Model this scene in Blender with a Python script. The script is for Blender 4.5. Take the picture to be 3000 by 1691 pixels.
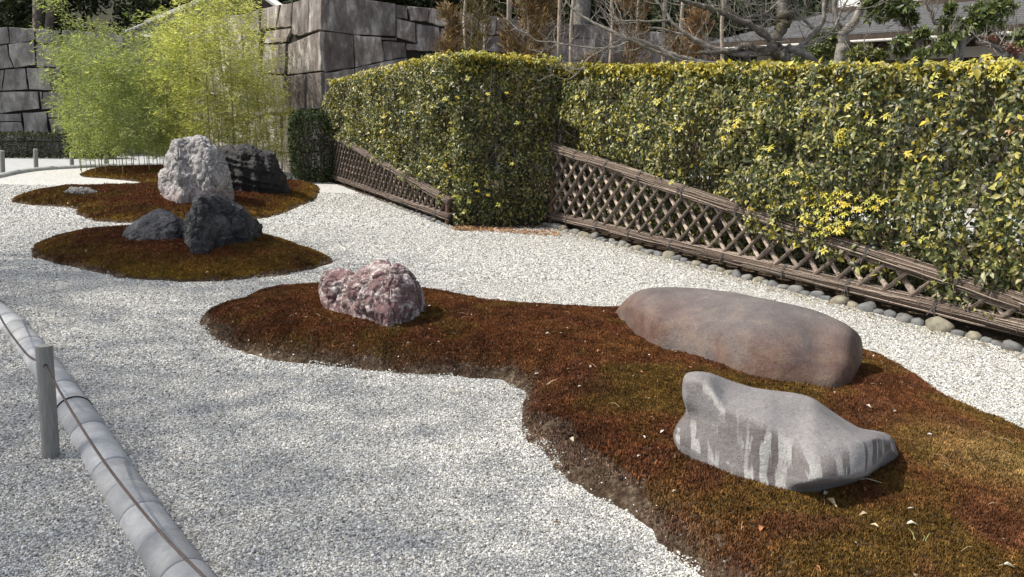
import bpy, math, random
import numpy as np
from mathutils import Vector, Matrix
random.seed(7)
rng = np.random.default_rng(11)
for o in list(bpy.data.objects): bpy.data.objects.remove(o)
S = bpy.context.scene
COL = S.collection

# ------------------------------------------------------------------ camera
FPX = 2300.0; PITCH = math.radians(12.5); ROLL = math.radians(1.5); CH = 1.6
cd = bpy.data.cameras.new('camera'); cam = bpy.data.objects.new('camera', cd); COL.objects.link(cam)
cd.sensor_width = 36; cd.lens = 36 * FPX / 3000; cd.clip_end = 800; cd.clip_start = .05
CM = Matrix.Rotation(math.pi / 2 - PITCH, 3, 'X') @ Matrix.Rotation(ROLL, 3, 'Z')
cam.matrix_world = Matrix.Translation((0, 0, CH)) @ CM.to_4x4()
S.camera = cam
# ------------------------------------------------------------------ world, sun, exposure
SUN = Vector((-.62, -.04, .76)).normalized()
w = bpy.data.worlds.new('World'); S.world = w; w.use_nodes = True
nt = w.node_tree; nt.nodes.clear()
sky = nt.nodes.new('ShaderNodeTexSky'); sky.sky_type = 'NISHITA'; sky.sun_disc = False
sky.sun_elevation = math.asin(SUN.z); sky.sun_rotation = math.atan2(SUN.x, SUN.y)
sky.dust_density = 2.5
bg = nt.nodes.new('ShaderNodeBackground'); bg.inputs[1].default_value = .15
wo = nt.nodes.new('ShaderNodeOutputWorld')
hs = nt.nodes.new('ShaderNodeHueSaturation'); hs.inputs['Saturation'].default_value = .5
nt.links.new(sky.outputs[0], hs.inputs['Color']); nt.links.new(hs.outputs[0], bg.inputs[0]); nt.links.new(bg.outputs[0], wo.inputs[0])
sl = bpy.data.lights.new('sun', 'SUN'); sl.energy = 4.4; sl.angle = math.radians(.6); sl.color = (1, .94, .83)
so = bpy.data.objects.new('sun', sl); COL.objects.link(so)
so.rotation_euler = SUN.to_track_quat('Z', 'Y').to_euler(); so.location = (-8, 4, 12)
S.view_settings.view_transform = 'Standard'; S.view_settings.look = 'None'
S.view_settings.exposure = 0.52; S.view_settings.gamma = 1
S.render.engine = 'CYCLES'

# ------------------------------------------------------------------ picture -> place
CAM = np.array([0, 0, CH]); CMn = np.array(CM)
def ray(x, y): return CMn @ np.array([(x - 1500) / FPX, -(y - 845.5) / FPX, -1.0])
def G(x, y, z=0.0):
    d = ray(x, y); return CAM + d * (z - CH) / d[2]
def DP(x, y, Y):
    d = ray(x, y); return CAM + d * Y / d[1]
def PLN(x, y, p, n):
    d = ray(x, y); return CAM + d * (np.dot(np.asarray(p) - CAM, n) / np.dot(d, n))

# ------------------------------------------------------------------ numpy noise
def _h(i, j, k, s):
    n = (i * 374761393 + j * 668265263 + k * 2147483647 + s * 1274126177) & 0xffffffff
    n = ((n ^ (n >> 13)) * 1274126177) & 0xffffffff
    n = ((n ^ (n >> 16)) * 2246822519) & 0xffffffff
    return ((n ^ (n >> 15)) & 0xffffff) / float(0xffffff)
def vnoise(P, s=0):
    P = np.asarray(P, float); I = np.floor(P).astype(np.int64); f = P - I; f = f * f * (3 - 2 * f); r = 0
    for a in (0, 1):
        for b in (0, 1):
            for c in (0, 1):
                wgt = (f[:, 0] if a else 1 - f[:, 0]) * (f[:, 1] if b else 1 - f[:, 1]) * (f[:, 2] if c else 1 - f[:, 2])
                r = r + wgt * _h(I[:, 0] + a, I[:, 1] + b, I[:, 2] + c, s)
    return r
def fbm(P, o=4, s=0):
    r = 0; a = .5; t = 0
    for k in range(o): r = r + a * vnoise(np.asarray(P) * 2.03 ** k + 13.7 * k, s + k); t += a; a *= .5
    return r / t
def ridged(P, o=4, s=0):
    r = 0; a = .5; t = 0
    for k in range(o): r = r + a * (1 - abs(2 * vnoise(np.asarray(P) * 2.07 ** k + 7.7 * k, s + k) - 1)); t += a; a *= .5
    return r / t
def worley(P, s=0):
    P = np.asarray(P, float); I = np.floor(P).astype(np.int64); D = []
    for a in (-1, 0, 1):
        for b in (-1, 0, 1):
            for c in (-1, 0, 1):
                J = I + [a, b, c]
                q = np.stack([J[:, m] + _h(J[:, 0], J[:, 1], J[:, 2], s + m + 1) for m in range(3)], 1)
                D.append(np.linalg.norm(q - P, axis=1))
    D = np.sort(np.array(D), 0); return D[0], D[1]

# ------------------------------------------------------------------ objects
def link(name, data, parent=None):
    o = bpy.data.objects.new(name, data); COL.objects.link(o)
    if parent is not None: o.parent = parent
    return o
def tag(o, label=None, cat=None, group=None, kind=None):
    if label: o['label'] = label
    if cat: o['category'] = cat
    if group: o['group'] = group
    if kind: o['kind'] = kind
    return o
def thing(name, label, cat, loc=(0, 0, 0), group=None):
    o = bpy.data.objects.new(name, None); COL.objects.link(o); o.location = loc; o.empty_display_size = .1
    bpy.context.view_layer.update() if False else None
    return tag(o, label, cat, group)
def fmesh(name, V, Fc, mat=None, col=None, smooth=False):
    """mesh from numpy arrays; Fc: (n,3) or (n,4) array"""
    V = np.asarray(V, np.float32); Fc = np.asarray(Fc, np.int32)
    me = bpy.data.meshes.new(name); k = Fc.shape[1]
    me.vertices.add(len(V)); me.vertices.foreach_set('co', V.ravel())
    me.loops.add(Fc.size); me.loops.foreach_set('vertex_index', Fc.ravel())
    me.polygons.add(len(Fc)); me.polygons.foreach_set('loop_start', np.arange(0, Fc.size, k, dtype=np.int32))
    me.polygons.foreach_set('loop_total', np.full(len(Fc), k, np.int32))
    me.update(calc_edges=True)
    if smooth: me.polygons.foreach_set('use_smooth', np.ones(len(Fc), bool))
    if col is not None:
        a = me.color_attributes.new('Col', 'FLOAT_COLOR', 'POINT')
        c = np.ones((len(V), 4), np.float32); c[:, :3] = col; a.data.foreach_set('color', c.ravel())
    if mat: me.materials.append(mat)
    return me
def local(V, loc): return np.asarray(V) - np.asarray(loc)
class MB:
    """collects pieces of ONE mesh"""
    def __init__(s): s.v = []; s.f = []; s.c = []
    def add(s, V, Fc, col=None):
        b = len(s.v); s.v.extend([tuple(map(float, p)) for p in V]); s.f.extend([tuple(b + int(i) for i in f) for f in Fc])
        s.c.extend([col or (1, 1, 1)] * len(V))
    def box(s, x0, x1, y0, y1, z0, z1, col=None):
        V = [(x, y, z) for z in (z0, z1) for y in (y0, y1) for x in (x0, x1)]
        s.add(V, [(0, 2, 3, 1), (4, 5, 7, 6), (0, 1, 5, 4), (2, 6, 7, 3), (0, 4, 6, 2), (1, 3, 7, 5)], col)
    def tube(s, P, R, n=8, col=None, cap=True):
        P = [np.asarray(p, float) for p in P]
        if not hasattr(R, '__len__'): R = [R] * len(P)
        V = []; prev = None
        for i, p in enumerate(P):
            t = P[min(i + 1, len(P) - 1)] - P[max(i - 1, 0)]; t = t / (np.linalg.norm(t) + 1e-9)
            if prev is None:
                a = np.cross(t, [0, 0, 1.]);
                if np.linalg.norm(a) < .1: a = np.cross(t, [1., 0, 0])
            else: a = prev - t * np.dot(prev, t)
            a /= np.linalg.norm(a); prev = a; b = np.cross(t, a)
            for k in range(n):
                th = 2 * math.pi * k / n; V.append(p + R[i] * (a * math.cos(th) + b * math.sin(th)))
        Fc = []
        for i in range(len(P) - 1):
            for k in range(n):
                k2 = (k + 1) % n; Fc.append((i * n + k, i * n + k2, (i + 1) * n + k2, (i + 1) * n + k))
        if cap: Fc.append(tuple(range(n - 1, -1, -1))); Fc.append(tuple((len(P) - 1) * n + k for k in range(n)))
        s.add(V, Fc, col)
    def mesh(s, name, mat, smooth=False, loc=None):
        me = bpy.data.meshes.new(name)
        V = s.v if loc is None else [(v[0] - loc[0], v[1] - loc[1], v[2] - loc[2]) for v in s.v]
        me.from_pydata(V, [], s.f)
        a = me.color_attributes.new('Col', 'FLOAT_COLOR', 'POINT')
        c = np.ones((len(V), 4), np.float32); c[:, :3] = s.c; a.data.foreach_set('color', c.ravel())
        if smooth: me.polygons.foreach_set('use_smooth', np.ones(len(s.f), bool))
        if mat: me.materials.append(mat)
        return me
    def build(s, name, mat, parent=None, smooth=False, loc=None):
        return link(name, s.mesh(name, mat, smooth, loc), parent)

# ------------------------------------------------------------------ materials
class N:
    def __init__(s, name, rough=.85, spec=.3):
        s.m = bpy.data.materials.new(name); s.m.use_nodes = True; s.t = s.m.node_tree
        s.b = s.t.nodes['Principled BSDF']; s.b.inputs['Roughness'].default_value = rough
        s.b.inputs['Specular IOR Level'].default_value = spec
    def n(s, t, **k):
        x = s.t.nodes.new(t)
        for a, b in k.items(): setattr(x, a, b)
        return x
    def l(s, a, b): s.t.links.new(a, b)
    def pos(s, obj=False, scale=(1, 1, 1)):
        a = s.n('ShaderNodeTexCoord') if obj else s.n('ShaderNodeNewGeometry')
        mp = s.n('ShaderNodeMapping'); mp.inputs['Scale'].default_value = scale
        s.l(a.outputs['Object' if obj else 'Position'], mp.inputs[0]); return mp.outputs[0]
    def noise(s, v, sc, det=4, rough=.55, dist=0):
        x = s.n('ShaderNodeTexNoise'); x.inputs['Scale'].default_value = sc; x.inputs['Detail'].default_value = det
        x.inputs['Roughness'].default_value = rough; x.inputs['Distortion'].default_value = dist
        if v is not None: s.l(v, x.inputs['Vector'])
        return x.outputs['Fac']
    def vor(s, v, sc, feat='F1', out='Distance'):
        x = s.n('ShaderNodeTexVoronoi'); x.feature = feat; x.inputs['Scale'].default_value = sc
        if v is not None: s.l(v, x.inputs['Vector'])
        return x.outputs[out]
    def ramp(s, f, stops, interp='LINEAR'):
        r = s.n('ShaderNodeValToRGB'); r.color_ramp.interpolation = interp; e = r.color_ramp.elements
        while len(e) < len(stops): e.new(.5)
        for x, (p, c) in zip(e, stops):
            x.position = p; x.color = (c, c, c, 1) if not hasattr(c, '__len__') else (*c, 1)
        s.l(f, r.inputs[0]); return r.outputs[0]
    def mix(s, f, a, b, mode='MIX'):
        x = s.n('ShaderNodeMix', data_type='RGBA', blend_type=mode)
        for v, i in ((f, 0), (a, 6), (b, 7)):
            if hasattr(v, 'links'): s.l(v, x.inputs[i])
            elif i == 0: x.inputs[0].default_value = v
            else: x.inputs[i].default_value = (*v, 1)
        return x.outputs[2]
    def math(s, op, a, b=0.):
        x = s.n('ShaderNodeMath', operation=op)
        for v, i in ((a, 0), (b, 1)):
            if hasattr(v, 'links'): s.l(v, x.inputs[i])
            else: x.inputs[i].default_value = v
        return x.outputs[0]
    def attr(s, name='Col', typ='GEOMETRY'):
        x = s.n('ShaderNodeAttribute', attribute_type=typ, attribute_name=name); return x.outputs['Color']
    def color(s, c):
        if hasattr(c, 'links'): s.l(c, s.b.inputs['Base Color'])
        else: s.b.inputs['Base Color'].default_value = (*c, 1)
        return s
    def bump(s, h, dist=.01, st=1.):
        b = s.n('ShaderNodeBump'); b.inputs['Distance'].default_value = dist; b.inputs['Strength'].default_value = st
        s.l(h, b.inputs['Height']); s.l(b.outputs[0], s.b.inputs['Normal']); return s

def mat_ground():
    m = N('gravel_ground', .9, .2); p = m.pos()
    c = m.vor(p, 75, out='Color')
    g = m.n('ShaderNodeSeparateColor'); m.l(c, g.inputs[0])
    a = m.ramp(g.outputs[0], [(0, (.17, .17, .165)), (.35, (.40, .40, .385)), (.7, (.57, .565, .54)), (1, (.74, .735, .69))])
    big = m.noise(p, .55, 3); mid = m.noise(p, 3.2, 4)
    a = m.mix(m.ramp(big, [(.4, 0.), (.62, .3)]), a, (.42, .43, .44))
    a = m.mix(m.ramp(mid, [(.35, .12), (.6, 0.)]), a, (.36, .36, .33))
    dist = m.vor(p, 75)
    m.color(a); h = m.math('MULTIPLY', dist, -1.0); m.bump(h, .012, .9); return m.m
def mat_attr(name, rough, spec, var=.25, sc=30, typ='GEOMETRY', bump=0, trans=0):
    m = N(name, rough, spec); a = m.attr('Col', typ); p = m.pos()
    n = m.noise(p, sc, 3)
    k = m.ramp(n, [(.3, 1 - var), (.7, 1 + var)])
    m.color(m.mix(1., a, k, 'MULTIPLY'))
    if bump: m.bump(n, bump, .6)
    if trans:
        tr = m.n('ShaderNodeBsdfTranslucent'); ms = m.n('ShaderNodeMixShader'); ms.inputs[0].default_value = trans
        m.l(m.mix(1., a, (1.25, 1.3, .7), 'MULTIPLY'), tr.inputs[0]); out = m.t.nodes['Material Output']
        m.l(m.b.outputs[0], ms.inputs[1]); m.l(tr.outputs[0], ms.inputs[2]); m.l(ms.outputs[0], out.inputs[0])
    return m.m
def mat_soil():
    m = N('soil', .95, .1); p = m.pos(); n = m.noise(p, 26, 8, .75)
    m.color(m.ramp(n, [(.32, (.028, .018, .011)), (.5, (.075, .052, .034)), (.66, (.21, .165, .12))])); m.bump(n, .03); return m.m
def mat_wallstone(name, a, b, c, sc=1.):
    m = N(name, .85, .25); p = m.pos(); oi = m.n('ShaderNodeObjectInfo')
    streak = m.noise(m.pos(scale=(2.2, 2.2, .8)), 1.7, 5, .65)
    grain = m.noise(p, 35, 4, .7); blot = m.noise(p, 1.1, 4, .6)
    k = m.ramp(streak, [(.32, a), (.5, b), (.66, c)])
    rnd = m.ramp(oi.outputs['Random'], [(0, (.62, .60, .60)), (.5, (.95, .93, .92)), (1, (1.3, 1.28, 1.22))])
    k = m.mix(1., k, rnd, 'MULTIPLY')
    k = m.mix(m.ramp(blot, [(.47, 0.), (.62, .5)]), k, (.06, .052, .05))
    k = m.mix(1., k, m.ramp(grain, [(.3, .72), (.7, 1.2)]), 'MULTIPLY')
    m.color(k); m.bump(m.noise(p, 12, 6, .7), .018, .7); return m.m
def mat_wood(name, c0, c1, sc=(8, 8, 8)):
    m = N(name, .8, .25); a = m.attr(); p = m.pos(scale=sc); n = m.noise(p, 6, 5, .6)
    m.color(m.mix(1., m.ramp(n, [(.3, c0), (.7, c1)]), a, 'MULTIPLY')); m.bump(n, .006); return m.m
def mat_plain(name, c, rough=.8, var=.15, sc=5, bump=.004, spec=.25):
    m = N(name, rough, spec); n = m.noise(m.pos(), sc, 5, .6)
    m.color(m.ramp(n, [(.3, tuple(x * (1 - var) for x in c)), (.7, tuple(min(1, x * (1 + var)) for x in c))])); m.bump(n, bump); return m.m

M_GROUND = mat_ground()
M_PEBBLE = mat_attr('pebble', .7, .35, .12, 160, 'INSTANCER')
M_MOSS = mat_attr('moss', .9, .1, .2, 60, 'INSTANCER')
M_SOIL = mat_soil()
M_LEAF = mat_attr('leaf', .42, .45, .15, 40, trans=.22)
M_NEEDLE = mat_attr('needle_leaf', .75, .2, .2, 20, trans=.12)
M_BAMBOO = mat_attr('bamboo_leaf', .6, .3, .1, 20, trans=.4)
M_TWIG = mat_attr('brushwood', .85, .2, .3, 90, bump=.004)
M_STONE_R = mat_wallstone('corner_wall_stone', (.105, .088, .083), (.225, .198, .188), (.52, .495, .475))
M_STONE_L = mat_wallstone('far_wall_stone', (.12, .113, .108), (.26, .25, .24), (.42, .41, .395))
M_DARK = mat_plain('dark_joint', (.02, .018, .016))
M_BARK = mat_plain('grey_bark', (.19, .175, .155), .9, .45, 14, .03)
M_BARKD = mat_plain('dark_bark', (.10, .085, .07), .9, .4, 10, .03)
def m_mossbark():
    m = N('mossy_bark', .95, .15); p = m.pos(); n = m.noise(p, 12, 7, .7); k = m.noise(p, 2.6, 5, .65)
    c = m.ramp(n, [(.3, (.05, .042, .036)), (.5, (.13, .115, .10)), (.68, (.26, .24, .22))]); c = m.mix(m.ramp(k, [(.5, 0.), (.58, .75)]), c, (.085, .075, .022)); m.color(c); m.bump(n, .05, 1.); return m.m
M_MOSSBARK = m_mossbark()
M_POLE = mat_plain('pale_pole_bark', (.30, .25, .20), .9, .4, 9, .01)

# ------------------------------------------------------------------ ground
V = [(-300, -60, 0), (300, -60, 0), (300, 400, 0), (-300, 400, 0)]
g = link('gravel_ground', fmesh('gravel_ground', V, [(0, 1, 2, 3)], M_GROUND)); tag(g, kind='structure')

def sdist(P, poly):
    """signed distance to polygon (positive inside)"""
    P = np.asarray(P, np.float32); poly = np.asarray(poly, np.float32); d = np.full(len(P), 1e9, np.float32); ins = np.zeros(len(P), bool)
    lo, hi = poly.min(0) - 1.2, poly.max(0) + 1.2; near = ((P > lo) & (P < hi)).all(1)
    if not near.all() and len(P) > 50:
        o_ = np.full(len(P), -1.2); o_[near] = sdist(P[near], poly) if near.any() else -1.2; return o_
    for i in range(len(poly)):
        a = poly[i]; b = poly[(i + 1) % len(poly)]; ab = b - a; q = P - a; t = np.clip((q @ ab) / (ab @ ab + 1e-12), 0, 1); q = q - t[:, None] * ab
        d = np.minimum(d, np.sqrt(q[:, 0] ** 2 + q[:, 1] ** 2))
        c = ((a[1] > P[:, 1]) != (b[1] > P[:, 1])) & (P[:, 0] < (b[0] - a[0]) * (P[:, 1] - a[1]) / (b[1] - a[1] + 1e-12) + a[0])
        ins ^= c
    return np.where(ins, d, -d)
def smoothpoly(pts, it=2):
    P = np.array(pts)
    for _ in range(it):
        Q = np.roll(P, -1, 0); P = np.stack([P * .75 + Q * .25, P * .25 + Q * .75], 1).reshape(-1, 2)
    return P
def wobble(P):
    Q = np.c_[P * 4.0, P[:, :1] * 0]; Q2 = np.c_[P * 13, P[:, :1] * 0]; return P + .10 * np.c_[fbm(Q, 3, 201) - .5, fbm(Q, 3, 202) - .5] + .05 * np.c_[fbm(Q2, 2, 203) - .5, fbm(Q2, 2, 204) - .5]
# outlines: (x, y, height of that edge)
M1 = [(573,933,0),(659,912,.03),(690,886,.06),(744,855,.08),(822,840,.09),(938,834,.1),(1090,838,.1),(1241,844,.1),(1327,855,.1),(1443,879,.1),(1550,890,.1),
      (1700,900,.1),(1850,905,.08),(2100,900,.06),(2350,960,.06),(2521,1019,.06),(2618,1060,.05),(2690,1094,.05),(2758,1153,.03),(2811,1202,.0),(2892,1234,0),(2973,1271,0),(3100,1330,0),(3250,1500,0),(3300,1900,0),
      (2400,1950,0),(2150,1760,0),(2074,1691,0),(1946,1590,0),(1880,1530,0),(1769,1466,0),(1712,1425,0),(1659,1395,0),(1590,1360,0),(1545,1290,0),(1520,1230,0),(1530,1150,0),(1500,1128,0),
      (1443,1106,0),(1327,1102,0),(1210,1094,0),(1133,1088,0),(1074,1086,0),(938,1071,0),(822,1058,0),(744,1043,0),(667,1018,0),(628,995,0),(600,968,0)]
M2 = [(93,728,0),(117,712,0),(186,694,.02),(272,685,.03),(350,679,.03),(500,672,.04),(650,674,.04),(769,690,.04),(855,704,.04),(913,731,.03),(963,750,.0),(983,766,0),(952,779,0),(855,803,0),(738,818,0),(583,828,0),(466,822,0),(330,812,0),(272,797,0),(194,781,0),(132,766,0),(100,748,0)]
M3 = [(23,592,0),(58,573,0),(117,560,.03),(175,553,.04),(280,553,.04),(350,550,.03),(430,552,.02),(449,546,0),(408,533,0),(350,528,0),(272,521,0),(233,518,0),(240,506,0),(272,501,0),(330,498,.03),(388,497,.03),(478,497,.03),(600,500,.03),(740,515,.02),(847,540,0),(930,543,0),(940,560,0),(932,577,0),(921,588,0),(855,614,0),(816,632,0),(758,641,0),(700,650,0),(600,655,0),(450,657,0),(388,655,0),(311,653,0),(253,645,0),(221,630,0),(225,614,0),(194,609,0),(136,604,0),(78,602,0)]
polys = [wobble(smoothpoly([G(x, y, z)[:2] for x, y, z in M], 2)) for M in (M1, M2, M3)]
MH = [(.19, .30), (.24, .75), (.20, .8)]
def mound_h(P, i, sd=None):
    sd = sdist(P, polys[i]) if sd is None else sd
    H, r = MH[i]; t = np.clip(sd / r, 0, 3)
    n = fbm(np.c_[P * 1.6, np.full(len(P), i)], 3, 5) - .5; n2 = fbm(np.c_[P * 9, np.full(len(P), i)], 2, 9) - .5
    if i == 0: H = H * np.clip(1.15 - .45 * (P[:, 0] - 1.2) / 2.2, .5, 1.1)   # lower towards the right
    h = H * (1 - np.exp(-1.6 * t)) * (1 + .35 * n) + .03 * n2 * np.clip(t, 0, 1)
    return np.where(sd > 0, h, sd * .6)
def mound_at(x, y):
    P = np.array([[x, y]]); return max(float(mound_h(P, i)[0]) for i in range(3))
MOUND_LABELS = ['long reddish brown moss mound in the foreground under the two grey boulders', 'oval moss mound under the pair of small black rocks', 'far moss mound under the white veined rock']
for i, p in enumerate(polys):
    st = (.035, .05, .07)[i]; lo = p.min(0) - .25; hi = p.max(0) + .25
    xs = np.arange(lo[0], hi[0], st); ys = np.arange(lo[1], hi[1], st); X, Y = np.meshgrid(xs, ys)
    P = np.c_[X.ravel(), Y.ravel()]; sd = sdist(P, p); z = mound_h(P, i, sd)
    z += (fbm(np.c_[P * 25, P[:, :1] * 0], 3, 3) - .5) * .02 * (sd > 0)
    Fc = [(a * len(xs) + b, a * len(xs) + b + 1, (a + 1) * len(xs) + b + 1, (a + 1) * len(xs) + b) for a in range(len(ys) - 1) for b in range(len(xs) - 1)]
    Fc = np.array(Fc); Fc = Fc[(sd[Fc] > -.12).any(1)]
    o = link('moss_mound', fmesh('moss_mound', np.c_[P, z], Fc, M_SOIL, smooth=True)); tag(o, MOUND_LABELS[i], kind='structure')

# ------------------------------------------------------------------ scattering by geometry nodes
def proto_collection(name, objs):
    c = bpy.data.collections.new(name)
    for o in objs: c.objects.link(o)
    return c
def scatter(name, P, rot, scl, col, proto, label, cat, mat, kind='stuff'):
    me = bpy.data.meshes.new(name); n = len(P)
    me.vertices.add(n); me.vertices.foreach_set('co', np.asarray(P, np.float32).ravel())
    a = me.attributes.new('rot', 'FLOAT_VECTOR', 'POINT'); a.data.foreach_set('vector', np.asarray(rot, np.float32).ravel())
    a = me.attributes.new('scl', 'FLOAT_VECTOR', 'POINT'); a.data.foreach_set('vector', np.asarray(scl, np.float32).ravel())
    a = me.attributes.new('Col', 'FLOAT_COLOR', 'POINT'); c = np.ones((n, 4), np.float32); c[:, :3] = col; a.data.foreach_set('color', c.ravel())
    o = link(name, me); tag(o, label, cat, None, kind)
    t = bpy.data.node_groups.new(name + '_nodes', 'GeometryNodeTree')
    t.interface.new_socket('Geometry', in_out='INPUT', socket_type='NodeSocketGeometry')
    t.interface.new_socket('Geometry', in_out='OUTPUT', socket_type='NodeSocketGeometry')
    gi = t.nodes.new('NodeGroupInput'); go = t.nodes.new('NodeGroupOutput')
    ip = t.nodes.new('GeometryNodeInstanceOnPoints'); ci = t.nodes.new('GeometryNodeCollectionInfo')
    ci.inputs[0].default_value = proto; ci.inputs['Separate Children'].default_value = True; ci.inputs['Reset Children'].default_value = True
    def na(nm, dt):
        x = t.nodes.new('GeometryNodeInputNamedAttribute'); x.data_type = dt; x.inputs[0].default_value = nm; return x.outputs[0]
    t.links.new(gi.outputs[0], ip.inputs['Points']); t.links.new(ci.outputs[0], ip.inputs['Instance'])
    ip.inputs['Pick Instance'].default_value = True
    er = t.nodes.new('FunctionNodeEulerToRotation'); t.links.new(na('rot', 'FLOAT_VECTOR'), er.inputs[0])
    t.links.new(er.outputs[0], ip.inputs['Rotation']); t.links.new(na('scl', 'FLOAT_VECTOR'), ip.inputs['Scale'])
    t.links.new(ip.outputs[0], go.inputs[0])
    md = o.modifiers.new('scatter', 'NODES'); md.node_group = t
    return o
def ico(sub, seed, mat, squash=(1, .8, .5), amp=.25):
    import bmesh
    bm = bmesh.new(); bmesh.ops.create_icosphere(bm, subdivisions=sub, radius=1)
    me = bpy.data.meshes.new('pebble'); bm.to_mesh(me); bm.free()
    V = np.empty(len(me.vertices) * 3); me.vertices.foreach_get('co', V); V = V.reshape(-1, 3)
    V *= (1 + amp * (2 * vnoise(V * 1.3 + seed * 9, seed) - 1))[:, None]; V *= squash
    me.vertices.foreach_set('co', V.ravel()); me.materials.append(mat); return me
# fence plane (also bounds the gravel)
FA = G(1615, 635, .13); FB = G(3000, 962, .15)
FU = (FB - FA); FU[2] = 0; FU /= np.linalg.norm(FU); FN = np.array([FU[1], -FU[0], 0.])  # FN points to the viewer side
def in_frame(P, z=0, m=.04):
    Q = np.c_[P, np.full(len(P), z)] - CAM; L = Q @ CMn; x = L[:, 0] / -L[:, 2]; y = L[:, 1] / -L[:, 2]
    return (L[:, 2] < 0) & (abs(x) < 1500 / FPX + m) & (abs(y) < 845.5 / FPX + m)
def gen(n, y0, y1):
    Y = np.sqrt(rng.uniform(y0 * y0, y1 * y1, n)); X = rng.uniform(-.75, .75, n) * Y; P = np.c_[X, Y]; return P[in_frame(P)]
def kerb_keep(P): return np.ones(len(P), bool)
KERB = np.array([G(x, y)[:2] for x, y in [(-330,590),(-260,680),(-180,760),(-100,832),(-35,890),(32,950),(92,1018),(188,1156),(270,1286),(375,1454),(497,1634),(600,1785),(720,1960)]])
def polyline_d(P, L):
    d = np.full(len(P), 1e9)
    for a, b in zip(L[:-1], L[1:]):
        ab = b - a; t = np.clip(((P - a) @ ab) / (ab @ ab), 0, 1); d = np.minimum(d, np.linalg.norm(P - (a + t[:, None] * ab), axis=1))
    return d
pcs = []
for (n, a, b, s) in ((290000, 2.1, 4.6, .0040), (270000, 4.6, 7.5, .0050), (160000, 7.5, 11, .0068), (90000, 11, 15.5, .0090)):
    P = gen(n, a, b); pcs.append(np.c_[P, np.full(len(P), s)])
Q = np.concatenate(pcs); P = Q[:, :2]
sd = np.max([sdist(P, p) for p in polys], 0)
off = (np.c_[P, P[:, 0] * 0] - FA) @ FN
keep = (sd < .0 + .10 * (fbm(np.c_[P * 5, P[:, 0] * 0], 3, 2) - .45) ) & (off > .06) & (polyline_d(P, KERB) > .085)
keep |= (sd > 0) & (sd < .12) & (rng.random(len(P)) < .012)
Q = Q[keep]; P = Q[:, :2]; n = len(P); s = Q[:, 2] * np.exp(rng.normal(0, .28, n))
zz = np.zeros(n); sdk = sd[keep]
for i in range(3):
    m_ = sdk > 0
    if m_.any(): zz[m_] = np.maximum(zz[m_], mound_h(P[m_], i))
tone = rng.random(n); big = fbm(np.c_[P * .8, P[:, 0] * 0], 3, 21)
base = np.interp(tone, [0, .12, .45, .8, 1], [.09, .20, .36, .52, .80])
base *= 1 + .15 * (big - .5)
hue = rng.random(n)[:, None]
colr = base[:, None] * np.where(hue < .35, [.99, 1.0, .99], np.where(hue < .75, [1, .985, .93], [1.03, .97, .84]))
PEB = proto_collection('pebble_shapes', [bpy.data.objects.new('pebble_shape', ico(1, k, M_PEBBLE, (1, .75 + .05 * k, .45 + .06 * k))) for k in range(5)])
rot = np.c_[rng.normal(0, .28, n), rng.normal(0, .28, n), rng.uniform(0, 6.28, n)]
scatter('gravel', np.c_[P, zz + s * .28], rot, np.c_[s, s, s] * rng.uniform(.8, 1.25, (n, 3)), colr, PEB, 'pale grey and white gravel pebbles spread between the moss mounds', 'gravel', M_PEBBLE)

# moss
def tuft(seed, nb=11):
    r = np.random.default_rng(seed); V = []; Fc = []
    for k in range(nb):
        a = r.uniform(0, 6.28); d = r.uniform(0, .75); x, y = d * math.cos(a), d * math.sin(a); h = r.uniform(.45, .95)
        b = r.uniform(0, 6.28); wv = .115; dx, dy = math.cos(b) * wv, math.sin(b) * wv; lx, ly = r.normal(0, .28, 2)
        q = len(V); V += [(x - dx, y - dy, -.25), (x + dx, y + dy, -.25), (x + dx * .9 + lx * .5, y + dy * .9 + ly * .5, h * .6), (x - dx * .9 + lx * .5, y - dy * .9 + ly * .5, h * .6), (x + lx, y + ly, h)]
        Fc += [(q, q + 1, q + 2), (q, q + 2, q + 3), (q + 3, q + 2, q + 4)]
    return fmesh('tuft', V, Fc, M_MOSS)
TUFT = proto_collection('tuft_shapes', [bpy.data.objects.new('tuft_shape', tuft(k)) for k in range(6)])
MOSS_LABELS = ['reddish brown and olive moss covering the long foreground mound', 'dark brown and olive moss covering the oval middle mound', 'rust brown moss with golden edge on the far mound']
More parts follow.
